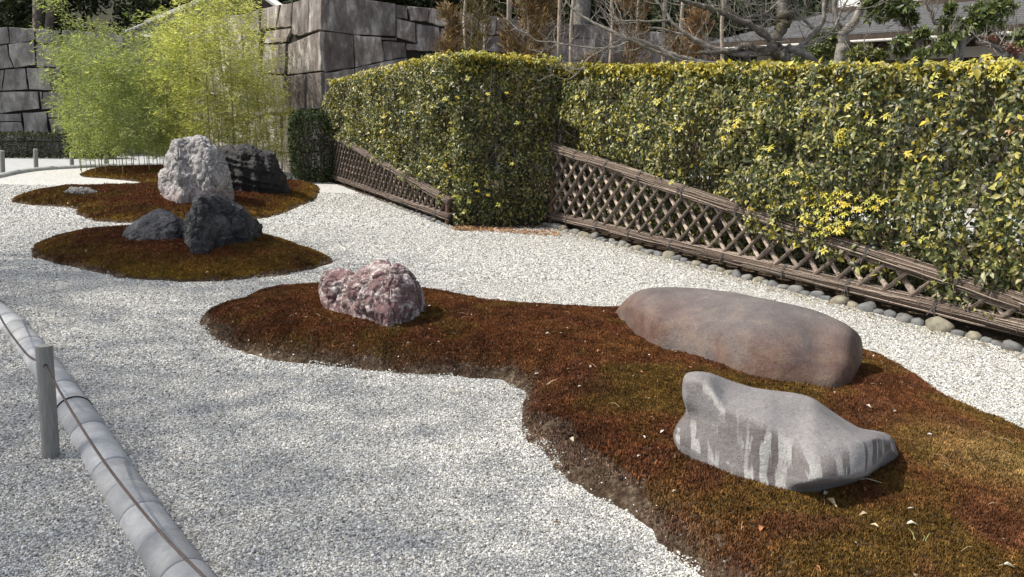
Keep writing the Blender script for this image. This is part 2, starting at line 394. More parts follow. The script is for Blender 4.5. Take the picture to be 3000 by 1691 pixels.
for i, (p, nn, hs) in enumerate(zip(polys, (330000, 120000, 130000), (.0135, .021, .027))):
    lo, hi = p.min(0), p.max(0); P = rng.uniform(lo, hi, (nn, 2)); P = P[in_frame(P, .1)]; sd = sdist(P, p)
    edge = fbm(np.c_[P * 4.5, P[:, 0] * 0 + i], 4, 31 + i)
    bare = (.05 if i == 0 else .04) * np.clip((edge - .42) * 5, 0, 1)
    if i == 0:   # the ragged bare bank on the near left side
        bare = bare + .11 * np.exp(-(((P - G(1640, 1370)[:2]) / .42) ** 2).sum(1))
    sdr = sd; sd = sd + .07 * (fbm(np.c_[P * 7, P[:, 0] * 0 + 3], 4, 81) - .5)
    k = sd > bare + .01
    thin = rng.random(len(P)) < np.clip((sd - bare) * 14 + .12, 0, 1); patch = fbm(np.c_[P * 17, P[:, 0] * 0], 3, 77)
    k = (k & thin) | ((sd > .004) & (patch > .47) & (rng.random(len(P)) < .75)); isb = (sd < bare + .03)[k]
    P = P[k]; sd = sd[k]; n = len(P)
    a = fbm(np.c_[P * 1.5, P[:, 0] * 0 + i * 5], 4, 41); b = fbm(np.c_[P * 5, P[:, 0] * 0], 3, 51); cc = fbm(np.c_[P * 14, P[:, 0] * 0], 2, 61)
    f = np.clip((a - .5) * 5 + (b - .5) * 2.4 + .80 + np.where(sd < .15, -.15, 0), 0, 1)[:, None]
    red = np.array([.140, .054, .023]); olive = np.array([.125, .073, .020]); brn = np.array([.082, .037, .020]); gold = np.array([.27, .175, .03]); gry = np.array([.17, .12, .09])
    c = olive * (1 - f) + red * f
    g2 = np.clip((b - .52) * 6, 0, 1)[:, None]; c = c * (1 - .6 * g2) + brn * .6 * g2
    if i > 0:
        e = np.clip(1 - sd / .5, 0, 1)[:, None] * np.clip((a - .38) * 5, 0, 1)[:, None]; c = c * (1 - e * .85) + gold * .85 * e
    else:
        e = np.clip((a - .6) * 8, 0, 1)[:, None]; c = c * (1 - .12 * e) + gold * .12 * e
        e = np.exp(-((sd - .0) / .08) ** 2)[:, None] * .5; c = c * (1 - e) + gry * e
        dd = np.exp(-(((P - G(2900, 1440)[:2]) / .32) ** 2).sum(1))[:, None] * .5; c = c * (1 - dd) + np.array([.36, .26, .09]) * dd
    c[isb] = c[isb] * .35 + gry * .65
    c = c * np.exp(rng.normal(0, .3, (n, 1))) * (1 + .8 * (cc[:, None] - .5))
    z = np.maximum(mound_h(P, i, sdr[k]), 0); sc = hs * np.exp(rng.normal(0, .2, n)) * np.clip(.55 + sd * 5, 0, 1) * (.75 + .55 * b)
    rot = np.c_[rng.normal(0, .15, n), rng.normal(0, .15, n), rng.uniform(0, 6.28, n)]
    scatter('moss', np.c_[P, z + .002], rot, np.c_[sc, sc, sc * 1.0], c, TUFT, MOSS_LABELS[i], 'moss', M_MOSS)

# ------------------------------------------------------------------ rocks
def spl1(P, n):
    P = np.array(P, float); d = np.r_[0, np.cumsum(np.linalg.norm(np.diff(P, axis=0), axis=1) ** .5 + 1e-6)]; out = []
    T = np.gradient(P, d, axis=0)
    for u in np.linspace(0, d[-1], n):
        i = min(np.searchsorted(d, u, side='right') - 1, len(P) - 2); h = d[i + 1] - d[i]; t = (u - d[i]) / h
        out.append((2 * t**3 - 3 * t**2 + 1) * P[i] + (t**3 - 2 * t**2 + t) * h * T[i] * .8 + (-2 * t**3 + 3 * t**2) * P[i + 1] + (t**3 - t**2) * h * T[i + 1] * .8)
    return np.array(out)
def rock(name, label, mat, top, bot, z0, W, e=.85, nz=130, nx=190, disp=None, mids=None, crest=.6, cat='rock', pw=2.3, sm=14):
    """body from three sets of edges: where it meets the ground, its ridges, its crest; W is its depth"""
    top = np.array(top, float); bot = np.array(bot, float)
    x0, x1 = min(top[0, 0], bot[0, 0]), max(top[-1, 0], bot[-1, 0])
    tt = .5 - .5 * np.cos(np.linspace(0, math.pi, nx)); xs = x0 + (x1 - x0) * tt
    th = np.linspace(0.0, math.pi, nz); V = []; zg = []
    for x in xs[::5]:
        z_ = z0
        for _ in range(3): q = G(x, np.interp(x, bot[:, 0], bot[:, 1]), z_); z_ = .5 * z_ + .5 * (max(mound_at(q[0], q[1]), 0) + .008)
        zg.append(z_)
    zg = np.interp(xs, xs[::5], zg)
    for i, x in enumerate(xs):
        z0 = float(zg[i])
        yt = np.interp(x, top[:, 0], top[:, 1]); yb = np.interp(x, bot[:, 0], bot[:, 1])
        Pf = G(x, yb, z0); rd = ray(x, yt); hd = rd[:2] / np.linalg.norm(rd[:2]); slope = rd[2] / np.linalg.norm(rd[:2])
        q = 2 * tt[i] - 1; ef = max(1 - abs(q) ** pw, 0) ** .5; wd = W * ef + .004; D0 = np.linalg.norm(Pf[:2]); a = wd / 2
        if mids is None:
            c = np.cos(th); s_ = np.sin(th); sy = a * (1 - np.sign(c) * abs(c) ** e); sz = np.abs(s_) ** e
            m = sz > .15; h = np.min((slope * (D0 + sy[m]) + CH - z0) / sz[m]); h = max(h, .004); zc = h * sz; zc[0] = zc[-1] = -.15
        else:
            Z = lambda y, o: (lambda r: (r[2] / np.linalg.norm(r[:2])) * (D0 + o) + CH - z0)(ray(x, y))
            K = [(0, -.15), (0, 0)]
            for (pl, of) in mids:
                pl = np.array(pl, float); y = min(np.interp(x, pl[:, 0], pl[:, 1]), yb - 2); y = max(y, yt + 1.5); o = of(tt[i]) * ef; K.append((o, Z(y, o)))
            o = crest * wd; zt = Z(yt, o); K += [(o, zt), (o + (wd - o) * .72, max(zt * .62, 0)), (wd, -.02), (wd, -.15)]
            K = np.array(K); K[2:-2, 1] = np.maximum(K[2:-2, 1], .003)
            cc = spl1(K, nz); sy, zc = cc[:, 0], cc[:, 1]
        for k in range(nz): V.append((Pf[0] + hd[0] * sy[k], Pf[1] + hd[1] * sy[k], z0 + zc[k]))
    V = np.array(V)
    if True:   # even out the columns
        g_ = V.reshape(nx, nz, 3)
        for _ in range(sm): g_[1:-1] = .25 * g_[:-2] + .5 * g_[1:-1] + .25 * g_[2:]
        V = g_.reshape(-1, 3)
    ii, kk = np.meshgrid(np.arange(nx - 1), np.arange(nz - 1), indexing='ij'); ii = ii.ravel(); kk = kk.ravel()
    Fc = np.stack([ii * nz + kk, (ii + 1) * nz + kk, (ii + 1) * nz + kk + 1, ii * nz + kk + 1], 1)
    me = fmesh(name, V, Fc); nr = np.empty(len(V) * 3, np.float32); me.vertex_normals.foreach_get('vector', nr); nr = nr.reshape(-1, 3)
    ctr = V.mean(0)
    if np.mean(((V - ctr) * nr).sum(1)) < 0: Fc = Fc[:, ::-1]; nr = -nr
    if disp is not None: V = V + nr * disp(V)[:, None]
    loc = np.array([ctr[0], ctr[1], float(zg.mean())])
    me = fmesh(name, V - loc, Fc, mat, smooth=True); o = link(name, me); o.location = loc
    return tag(o, label, cat)

def m_pink():
    m = N('pink_quartz_rock', .7, .35); p = m.pos()
    n1 = m.noise(p, 3.2, 5, .6, .6); n2 = m.noise(p, 9, 8, .75, 1.2); n3 = m.noise(p, 30, 6, .7)
    c = m.ramp(n1, [(.3, (.085, .062, .06)), (.43, (.165, .105, .103)), (.55, (.205, .115, .118)), (.7, (.15, .132, .126))])
    c = m.mix(m.ramp(n2, [(.505, 0.), (.56, .85)]), c, (.54, .49, .47))
    c = m.mix(m.ramp(n3, [(.5, 0.), (.68, .5)]), c, (.09, .07, .065))
    v = m.vor(m.mix(.25, p, m.n('ShaderNodeTexNoise').outputs['Color']), 6, 'DISTANCE_TO_EDGE')
    c = m.mix(m.ramp(v, [(0, .75), (.035, 0.)]), c, (.035, .025, .022))
    m.color(c); m.bump(n2, .04, .8); return m.m
def m_white():
    m = N('white_veined_rock', .8, .3); p = m.pos()
    n1 = m.noise(p, 2.6, 5, .65, 1.2); n2 = m.noise(p, 9, 9, .75, 1.4); n3 = m.noise(p, 5, 8, .7, 2.2); n4 = m.noise(p, 13, 6, .7, 1.5)
    c = m.ramp(n2, [(.34, (.20, .188, .19)), (.46, (.38, .365, .36)), (.62, (.60, .58, .56))])
    v = m.math('ABSOLUTE', m.math('SUBTRACT', n3, .5)); c = m.mix(m.ramp(v, [(.0, .85), (.035, 0.)]), c, (.075, .065, .07))
    v = m.math('ABSOLUTE', m.math('SUBTRACT', n4, .5)); c = m.mix(m.ramp(v, [(.0, .6), (.03, 0.)]), c, (.10, .09, .095))
    c = m.mix(m.ramp(n1, [(.50, 0.), (.60, .6)]), c, (.16, .15, .155))
    z = m.n('ShaderNodeSeparateXYZ'); m.l(p, z.inputs[0])
    c = m.mix(m.math('MULTIPLY', m.ramp(z.outputs[2], [(.22, 1.), (.42, 0.)]), .6), c, (.30, .215, .205))
    m.color(c); m.bump(n2, .05, .8); return m.m
def m_black(name, a, b, spot, sc=1.):
    m = N(name, .62, .4); p = m.pos(scale=(1, 1, 1.6))
    n1 = m.noise(p, 4 * sc, 8, .7, .8); n2 = m.noise(p, 14 * sc, 8, .8, .4); n3 = m.noise(p, 2.1, 4, .6)
    c = m.ramp(n1, [(.35, a), (.6, b)]); c = m.mix(m.ramp(n2, [(.56, 0.), (.68, spot)]), c, (.36, .36, .37))
    c = m.mix(m.ramp(n3, [(.55, 0.), (.7, .5 * spot)]), c, (.22, .22, .225))
    m.color(c); m.bump(m.mix(.5, n1, n2), .07, 1.); return m.m
def m_boulder(name, red, streak):
    m = N(name, .72, .3); p = m.pos(); q = m.pos(True)
    n1 = m.noise(p, 1.8, 5, .6, .3); n2 = m.noise(p, 60, 6, .8); n3 = m.noise(p, 7, 6, .65)
    c = m.ramp(n3, [(.3, (.098, .082, .080) if red else (.165, .155, .158)), (.55, (.135, .118, .115) if red else (.205, .195, .197)), (.75, (.175, .155, .145) if red else (.24, .23, .228))])
    if red:   # rusty flank low on the near side
        s = m.n('ShaderNodeSeparateXYZ'); m.l(q, s.inputs[0])
        low = m.ramp(m.math('ADD', s.outputs[2], m.math('MULTIPLY', n1, .25)), [(.28, 1.), (.44, 0.)])
        c = m.mix(m.math('MULTIPLY', low, m.ramp(n1, [(.40, .15), (.55, .95)])), c, (.100, .052, .040))
        c = m.mix(m.math('MULTIPLY', low, m.ramp(n3, [(.45, 0.), (.6, .5)])), c, (.19, .135, .10))
        c = m.mix(m.ramp(m.noise(p, 4.5, 6, .7), [(.62, 0.), (.7, .3)]), c, (.24, .225, .21))
    if streak:
        a = m.n('ShaderNodeMapping'); a.inputs['Rotation'].default_value = (0, .25, -.35); a.inputs['Scale'].default_value = (14, 3, 1.6); m.l(q, a.inputs[0])
        st = m.noise(a.outputs[0], 1.5, 4, .55, .3); ms = m.noise(q, 2.6, 3, .5)
        s = m.n('ShaderNodeSeparateXYZ'); m.l(q, s.inputs[0])
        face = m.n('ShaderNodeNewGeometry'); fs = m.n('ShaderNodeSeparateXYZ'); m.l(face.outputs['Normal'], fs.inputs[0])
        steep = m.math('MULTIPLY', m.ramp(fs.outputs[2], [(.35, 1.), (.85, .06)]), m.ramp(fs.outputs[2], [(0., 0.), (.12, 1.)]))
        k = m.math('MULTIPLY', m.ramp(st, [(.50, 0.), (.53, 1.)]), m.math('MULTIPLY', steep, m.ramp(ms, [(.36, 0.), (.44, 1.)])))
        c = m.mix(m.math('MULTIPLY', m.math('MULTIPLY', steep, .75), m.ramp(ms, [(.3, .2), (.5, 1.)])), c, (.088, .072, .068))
        c = m.mix(m.math('MULTIPLY', k, .85), c, (.36, .355, .345))
        sp = m.noise(p, 16, 5, .6); c = m.mix(m.ramp(sp, [(.66, 0.), (.69, .7)]), c, (.32, .315, .31))
    c = m.mix(1., c, m.ramp(n2, [(.3, .74), (.7, 1.2)]), 'MULTIPLY')
    g3 = m.noise(p, 240, 2, .6); c = m.mix(1., c, m.ramp(g3, [(.35, .8), (.6, 1.1)]), 'MULTIPLY')
    cr = m.math('ABSOLUTE', m.math('SUBTRACT', m.noise(p, 2.4, 7, .62, 1.0), .5)); ck = m.ramp(cr, [(0., .55), (.004, 0.)]); c = m.mix(m.math('MULTIPLY', ck, m.ramp(m.noise(p, 3.1, 2), [(.5, 0.), (.6, 1.)])), c, (.05, .042, .04))
    m.color(c); m.bump(m.mix(.4, n3, n2), .022, .8); return m.m

def d_craggy(sc, amp, lay=0., seed=0, cr=1.0, big=1.0):
    def f(V):
        P = V * sc; wv = np.c_[fbm(P * .9, 3, seed + 1), fbm(P * .9 + 5, 3, seed + 2), fbm(P * .9 + 9, 3, seed + 3)] - .5
        f1, f2 = worley(P * .8 + wv * 1.3, seed); g1, g2 = worley(P * 2.3 + wv * 2.4, seed + 9); h1, h2 = worley(P * 5.5 + wv * 4, seed + 19)
        d = big * ((.5 - f1) * .9) + .30 * (.5 - g1) + .16 * (.5 - h1) - cr * (.40 * np.exp(-((f2 - f1) / .05) ** 2) + .18 * np.exp(-((g2 - g1) / .06) ** 2) + .07 * np.exp(-((h2 - h1) / .08) ** 2)) + (fbm(P * 4, 5, seed) - .5) * .7 + (ridged(P * 9, 4, seed + 5) - .6) * .22
        if lay: d = d + lay * (ridged(np.c_[V[:, :2] * 1.2, V[:, 2] * 11 + V[:, 0] * 2.2], 4, seed + 4) - .6)
        return amp * d
    return f
def d_smooth(amp, seed):
    return lambda V: amp * ((fbm(V * 1.8, 3, seed) - .5) * 2 + .25 * (fbm(V * 9, 3, seed + 3) - .5))
rock('granite_boulder', 'large smooth brownish grey boulder with rusty flank lying on the moss nearest the lattice fence', m_boulder('brown_grey_boulder', True, False),
     [(1799,921),(1806,905),(1818,890),(1842,860),(1871,843),(1943,836),(2039,842),(2136,855),(2232,875),(2329,894),(2401,918),(2464,949),(2502,976),(2518,1000),(2524,1050)],
     [(1799,925),(1846,969),(1895,1010),(1967,1029),(2049,1051),(2112,1075),(2174,1097),(2256,1118),(2353,1133),(2435,1141),(2478,1138),(2507,1109),(2524,1072)],
     .13, .85, mids=[([(1799,922),(1850,945),(1900,975),(2000,1000),(2100,1025),(2180,1050),(2260,1082),(2350,1108),(2430,1118),(2480,1110),(2524,1062)], lambda t: .012),
                     ([(1799,921),(1830,895),(1890,915),(1960,935),(2060,958),(2160,975),(2230,990),(2300,1028),(2370,1065),(2430,1085),(2480,1075),(2510,1050),(2524,1060)], lambda t: .07)], crest=.72, sm=36, disp=d_smooth(.012, 3), cat='boulder')
_w = G(1984, 1310, .17); _zz = max(mound_at(_w[0], _w[1]), 0) - .13; _ds = d_smooth(.011, 8)
def waist(V): return _ds(V) - .030 * np.exp(-((V[:, 2] - .285 - _zz) / .055) ** 2) * np.exp(-((V[:, 0] - _w[0]) / .09) ** 2) + .02 * np.exp(-((V[:, 2] - .17 - _zz) / .05) ** 2) * np.exp(-((V[:, 0] - _w[0]) / .1) ** 2)
rock('granite_boulder', 'pale grey streaked boulder with a raised left peak and overhanging right nose', m_boulder('streaked_grey_boulder', False, True),
     [(1981,1290),(1983,1140),(1986,1102),(1997,1090),(2025,1087),(2063,1090),(2116,1109),(2184,1130),(2256,1139),(2305,1145),(2353,1159),(2401,1191),(2449,1222),(2502,1251),(2570,1263),(2599,1275),(2615,1301),(2629,1330)],
     [(1981,1300),(1991,1321),(2039,1345),(2097,1374),(2160,1398),(2232,1422),(2305,1441),(2367,1450),(2425,1440),(2497,1424),(2541,1404),(2580,1374),(2613,1350),(2629,1337)],
     .13, .50, mids=[([(1981,1296),(2010,1290),(2060,1318),(2160,1362),(2232,1388),(2305,1410),(2360,1412),(2420,1400),(2500,1398),(2550,1385),(2580,1345),(2600,1312),(2629,1333)], lambda t: .015 - .27 * max(0, (t - .50) / .50) ** .5),
                     ([(1981,1270),(2000,1225),(2020,1218),(2060,1232),(2110,1262),(2160,1290),(2232,1315),(2305,1340),(2367,1348),(2425,1345),(2500,1335),(2560,1315),(2600,1300),(2629,1332)], lambda t: .03 - .25 * max(0, (t - .50) / .50) ** .55),
                     ([(1981,1200),(1990,1120),(2025,1112),(2063,1130),(2105,1195),(2160,1220),(2230,1245),(2300,1282),(2367,1296),(2420,1298),(2500,1290),(2560,1283),(2600,1290),(2629,1331)], lambda t: .055 - .21 * max(0, (t - .52) / .48) ** .7)], crest=.72, pw=3.2, sm=12, disp=waist, cat='boulder')
rock('quartz_rock', 'pink and white mottled craggy rock standing alone at the left of the long mound', m_pink(),
     [(936,850),(942,820),(950,800),(962,793),(989,790),(1028,795),(1040,805),(1050,792),(1067,777),(1106,760),(1137,756),(1172,767),(1200,783),(1214,810),(1230,828),(1238,880),(1241,905)],
     [(936,870),(942,886),(950,908),(997,922),(1055,939),(1102,954),(1141,958),(1179,951),(1210,939),(1241,915)],
     .15, .5, .62, disp=d_craggy(4.6, .040, 0, 4, 1.2, 1.3))
rock('white_veined_rock', 'tall rounded white rock with grey veins, the highest rock of the garden', m_white(),
     [(470,535),(476,505),(491,492),(499,467),(507,428),(519,406),(552,399),(575,392),(602,392),(622,404),(641,424),(659,447),(670,478),(676,520),(684,560)],
     [(470,575),(490,587),(528,599),(563,596),(620,600),(684,590)], .16, 1.05, .80, sm=40, disp=d_craggy(3.4, .075, 0, 14, 1.0, 1.3))
rock('black_rock', 'wide layered black rock just behind the white veined rock', m_black('layered_black_rock', (.009, .008, .009), (.030, .027, .027), .2),
     [(600,470),(620,440),(645,430),(692,424),(738,426),(769,437),(796,443),(815,458),(824,486),(835,521),(850,560)],
     [(600,560),(684,562),(738,567),(796,569),(850,572)], .12, 1.1, .72, disp=d_craggy(3.2, .07, 1.3, 24, .8, .8))
rock('black_rock', 'jagged black rock leaning right on the oval mound, larger of the pair', m_black('jagged_black_rock', (.018, .018, .019), (.062, .062, .066), .9),
     [(540,672),(546,652),(562,637),(567,610),(583,583),(592,570),(612,572),(637,568),(668,583),(699,595),(730,618),(752,645),(766,661),(770,690)],
     [(540,700),(550,728),(558,748),(598,748),(622,735),(680,719),(738,713),(762,697),(770,693)], .16, .62, .6, disp=d_craggy(6.0, .06, .2, 34, .8))
rock('black_rock', 'low pointed dark grey rock on the oval mound, smaller of the pair', m_black('dark_grey_rock', (.028, .028, .031), (.09, .09, .098), .45),
     [(352,692),(362,680),(369,672),(396,653),(420,637),(447,622),(474,614),(505,621),(536,645),(552,668)],
     [(352,697),(373,703),(412,710),(466,708),(510,707),(552,700)], .16, .7, .9, disp=d_craggy(5.5, .035, .5, 44, .7, .8))
rock('flat_rock', 'small flat pale grey rock sunk in the far left moss', m_black('flat_grey_rock', (.10, .10, .095), (.26, .25, .24), .5, 2),
     [(190,563),(205,555),(222,550),(240,548),(262,552),(284,563)], [(190,565),(230,571),(284,567)], .1, .4, .7, disp=d_craggy(6, .06, .4, 54))

# ------------------------------------------------------------------ leaves
def leaf_mesh(P, Nr, T, L, W, col, fold=.18, droop=.15):
    """one small folded leaf per row, 4 triangles each"""
    n = len(P); T = T / np.linalg.norm(T, axis=1)[:, None]; B = np.cross(Nr, T); B /= (np.linalg.norm(B, axis=1)[:, None] + 1e-9); K = np.cross(T, B)
    L = L[:, None]; W = W[:, None]
    b = P; t = P + T * L - K * L * droop; m = P + T * L * .5 ; l = P + T * L * .48 + B * W * .5 + K * W * fold; r = P + T * L * .48 - B * W * .5 + K * W * fold
    l2 = P + T * L * .2 + B * W * .34 + K * W * fold * .6; r2 = P + T * L * .2 - B * W * .34 + K * W * fold * .6
    V = np.stack([b, l2, l, t, r, r2, m], 1).reshape(-1, 3); i = np.arange(n)[:, None] * 7
    Fc = np.concatenate([i + [0, 6, 1], i + [1, 6, 2], i + [2, 6, 3], i + [3, 6, 4], i + [4, 6, 5], i + [5, 6, 0]], 0)
    return V, Fc, np.repeat(col, 7, 0)
def leaf_simple(P, Nr, T, L, W, col):
    n = len(P); T = T / np.linalg.norm(T, axis=1)[:, None]; B = np.cross(Nr, T); B /= (np.linalg.norm(B, axis=1)[:, None] + 1e-9)
    L = L[:, None]; W = W[:, None]
    V = np.stack([P, P + T * L * .45 + B * W * .5, P + T * L, P + T * L * .45 - B * W * .5], 1).reshape(-1, 3)
    Fc = np.arange(n)[:, None] * 4 + [0, 1, 2, 3]
    return V, Fc, np.repeat(col, 4, 0)
def unit(A): return A / (np.linalg.norm(A, axis=1)[:, None] + 1e-9)

def cluster_mesh(k, size, col, seed, mat=None):
    r = np.random.default_rng(seed); a = np.linspace(0, 6.28, k, endpoint=False) + r.uniform(-.3, .3, k)
    T = np.c_[np.cos(a), np.sin(a), r.uniform(-.1, .5, k)]; P = T * .1 * size
    Nr = np.c_[-.3 * np.cos(a), -.3 * np.sin(a), np.ones(k)]
    c = np.array(col) * np.exp(r.normal(0, .12, (k, 1)))
    V, Fc, cc = leaf_mesh(P, unit(Nr), T, np.full(k, size) * r.uniform(.7, 1.1, k), np.full(k, size * .42), c, droop=.35)
    return fmesh('leaf_cluster', V, Fc, mat or M_LEAF, cc)
YC = [cluster_mesh(8, .044, (.42, .37, .045), 1), cluster_mesh(7, .043, (.33, .32, .055), 2), cluster_mesh(7, .041, (.48, .38, .04), 3), cluster_mesh(5, .048, (.30, .31, .05), 4)]
PINKC = cluster_mesh(5, .055, (.40, .26, .16), 5)

def hedge(label, faces, dens, leafL, clusters, seed, parts_big=None):
    """faces: list of (A, B, hA, hB, zlow(s), front(s,z), nrm_sign) vertical sheets + tops"""
    r = np.random.default_rng(seed)
    root = thing('hedge', label, 'hedge', tuple(faces[0]['A'][:2]) + (0,))
    base = np.array([faces[0]['A'][0], faces[0]['A'][1], 0.])
    Ps = []; Ns = []; top = []
    for fc in faces:
        A = np.array([*fc['A'], 0.]); B = np.array([*fc['B'], 0.]); L = np.linalg.norm(B - A); u = (B - A) / L; nn = np.array([u[1], -u[0], 0.])
        if fc.get('top'):
            n = int(L * fc['depth'] * dens * 1.1); s_ = r.uniform(0, 1, n); dp = r.uniform(0, fc['depth'], n)
            h = fc['hA'] + (fc['hB'] - fc['hA']) * s_ + (fbm(np.c_[s_ * L * 1.5, dp * 1.5, dp * 0], 3, seed) - .5) * .12
            P = A + u * (s_ * L)[:, None] - nn * dp[:, None]; P[:, 2] = h - r.exponential(.05, n)
            Nr = unit(np.array([0, 0, 1.]) + r.normal(0, .4, (n, 3))); ty = np.ones(n)
        else:
            n = int(L * fc['hA'] * dens); s_ = r.uniform(0, 1, n); h = fc['hA'] + (fc['hB'] - fc['hA']) * s_
            z = r.uniform(0.02, 1, n) * h; dpt = r.exponential(.11, n); bul = (fbm(np.c_[s_ * L * 1.3, z * 1.3, z * 0], 4, seed + 2) - .5) * .22
            hole = fbm(np.c_[s_ * L * 2.2, z * 2.2, z * 0], 3, seed + 5); hol2 = fbm(np.c_[s_ * L * 7, z * 7, z * 0 + 4], 2, seed + 15); dpt += np.clip((hole - .52) * 4, 0, 1) * .22 + np.clip((hol2 - .55) * 6, 0, 1) * .14
            fr = fc['front'](s_ * L, z) if 'front' in fc else 0
            P = A + u * (s_ * L)[:, None] + nn * (fr + bul - dpt)[:, None]; P[:, 2] = z
            Nr = unit(nn + np.array([0, 0, .55]) + r.normal(0, .75, (n, 3))); ty = np.clip((z - h + .12) / .12, 0, 1)
        Ps.append(P); Ns.append(Nr); top.append(ty)
    P = np.concatenate(Ps); Nr = np.concatenate(Ns); ty = np.concatenate(top); n = len(P)
    T = unit(np.cross(Nr, r.normal(0, 1, (n, 3))) + np.array([0, 0, -.45]))
    a = fbm(P * 1.1, 3, seed + 11); b = r.random(n)
    dark = np.array([.032, .046, .014]); mid = np.array([.115, .122, .036]); lite = np.array([.29, .27, .085]); gry = np.array([.25, .23, .14]); yel = np.array([.46, .37, .04])
    c = np.where(b[:, None] < .42, dark, np.where(b[:, None] < .70, mid, np.where(b[:, None] < .88, lite, gry)))
    c = c * (1 + 1.0 * (a[:, None] - .5))
    py = np.clip(ty * .85 - (1 - (fbm(P * 2.2, 3, seed + 8) > .45)) * .3, 0, 1) + .13 * np.clip((fbm(P * 2.5, 3, seed + 6) - .50) * 12, 0, 1) + .025; isy = r.random(n) < py
    yo = np.array([.27, .25, .06]); q_ = r.random((isy.sum(), 1)); c[isy] = (yel * q_ + yo * (1 - q_)) * r.uniform(.7, 1.1, (isy.sum(), 1))
    c *= np.exp(r.normal(0, .22, (n, 1)))
    Ls = leafL * np.exp(r.normal(0, .25, n)); Ls[isy] *= 1.1
    V, Fc, cc = leaf_mesh(P - base, Nr, T, Ls, Ls * .5, c)
    o = link('leaves', fmesh('leaves', V, Fc, M_LEAF, cc), root); o['kind'] = 'stuff'
    # inner twigs
    m = MB()
    for fc in faces:
        if fc.get('top'): continue
        A = np.array([*fc['A'], 0.]); B = np.array([*fc['B'], 0.]); L = np.linalg.norm(B - A); u = (B - A) / L; nn = np.array([u[1], -u[0], 0.])
        for k in range(int(L * 26)):
            s0 = r.uniform(0, L); h = fc['hA'] + (fc['hB'] - fc['hA']) * s0 / L
            p = A + u * s0 - nn * r.uniform(.15, .5); q = [p]
            for j in range(5):
                p = p + np.array([r.normal(0, .09), r.normal(0, .09), h / 5.4]); q.append(p)
            m.tube(q, [.011, .009, .008, .006, .005, .003], 4, (.75, .7, .65), cap=False)
            for j in range(4):
                z0 = q[r.integers(1, 5)]; e = z0 + nn * r.uniform(.1, .35) + u * r.normal(0, .15) + np.array([0, 0, r.uniform(0, .25)])
                m.tube([z0, (z0 + e) / 2 + r.normal(0, .02, 3), e], [.005, .004, .002], 3, (.8, .75, .7), cap=False)
        m2 = MB()
    o = m.build('branches', M_BARKD, root, loc=base); o['kind'] = 'stuff'
    # dark mass of old wood and litter inside
    for (p, zt, rz, yi) in clusters:
        ob = bpy.data.objects.new('leaf_cluster', PINKC if yi == 9 else YC[yi]); COL.objects.link(ob); ob.parent = root
        ob.location = Vector(p) - Vector(base); ob.rotation_euler = (zt[0], zt[1], rz); s_ = r.uniform(.75, 1.2); ob.scale = (s_, s_, s_)
    return root
r_ = np.random.default_rng(5)
def out_rot(nn, tilt=.9):
    # tip a rosette so that its face looks outwards and up
    q = (Vector(nn) * tilt + Vector((0, 0, 1)) + Vector(r_.normal(0, .25, 3))).to_track_quat('Z', 'Y').to_euler(); return q
HOFF = -.22
H2A = (FA + FU * -.45 + FN * HOFF)[:2]; H2B = (FA + FU * 8.6 + FN * HOFF)[:2]
def topz(s): return 1.135 - .119 * s
def h2front(s, z):
    zt = topz(s - .45)
    return np.where(z > zt - .15 * np.clip((s - 2) / 2, 0, 1), .17 + .15 * np.clip((s - 2.0) / 2.5, 0, 1) + .10 * np.clip((z - zt) / .5, 0, 1) * np.clip((2.3 - z) / .6, 0, 1), -.10 + .0 * z)
h2top = PLN(1660, 185, np.array([*H2A, 0]) + FN * .2, FN)[2]; h2bot = PLN(2960, 178, np.array([*H2A, 0]) + FN * .2, FN)[2]
print('hedge2 heights', h2top, h2bot)
L2 = 9.05; hB2 = h2top + (h2bot - h2top) / 6.6 * L2
nF = FN
cl = []
def clus2(px, py, yi, outw=.30):
    p = PLN(px, py, np.array([*H2A, 0]) + FN * (outw + .06), FN); q = out_rot(FN); cl.append((p, (q.x, q.y), q.z, yi))
for (cx, cy, n, sp) in [(2410,600,60,85),(2470,400,16,32),(2350,340,6,30),(2330,500,9,45),(2260,430,4,40),(2560,610,8,40),(2430,670,14,50),(2700,700,3,60),(2930,200,9,40),(2130,350,4,40),(1870,370,4,30),(1990,360,3,40),(2560,330,4,50),(2230,540,5,50),
                        (1930,290,3,30),(2850,350,3,90),(2640,440,3,60),(2960,560,3,50),(1700,250,4,50),(1760,330,2,50),(2400,270,5,80),(2750,250,3,70)]:
    for k in range(n): clus2(cx + r_.normal(0, sp * .55), cy + r_.normal(0, sp * .42), int(r_.integers(0, 3)))
for k in range(150):
    x = 1645 + 1350 * r_.random(); y = np.interp(x, [1640, 2250, 2960], [188, 196, 182]) + r_.normal(4, 7); clus2(x, y, int(r_.integers(0, 4)), .1)
for k in range(6): clus2(1680 + 1300 * r_.random(), 240 + 350 * r_.random() ** 1.2, int(r_.integers(0, 4)))
for k in range(3): clus2(2965 + r_.normal(0, 12), 378 + r_.normal(0, 10), 9)
hedge('long clipped evergreen hedge with bright yellow leaf tufts behind the diamond lattice fence',
      [dict(A=H2A, B=H2B, hA=h2top, hB=hB2, front=h2front), dict(A=H2A + FN[:2] * .22, B=H2B + FN[:2] * .22, hA=h2top, hB=hB2, top=True, depth=.95)],
      3700, .047, cl, 71)
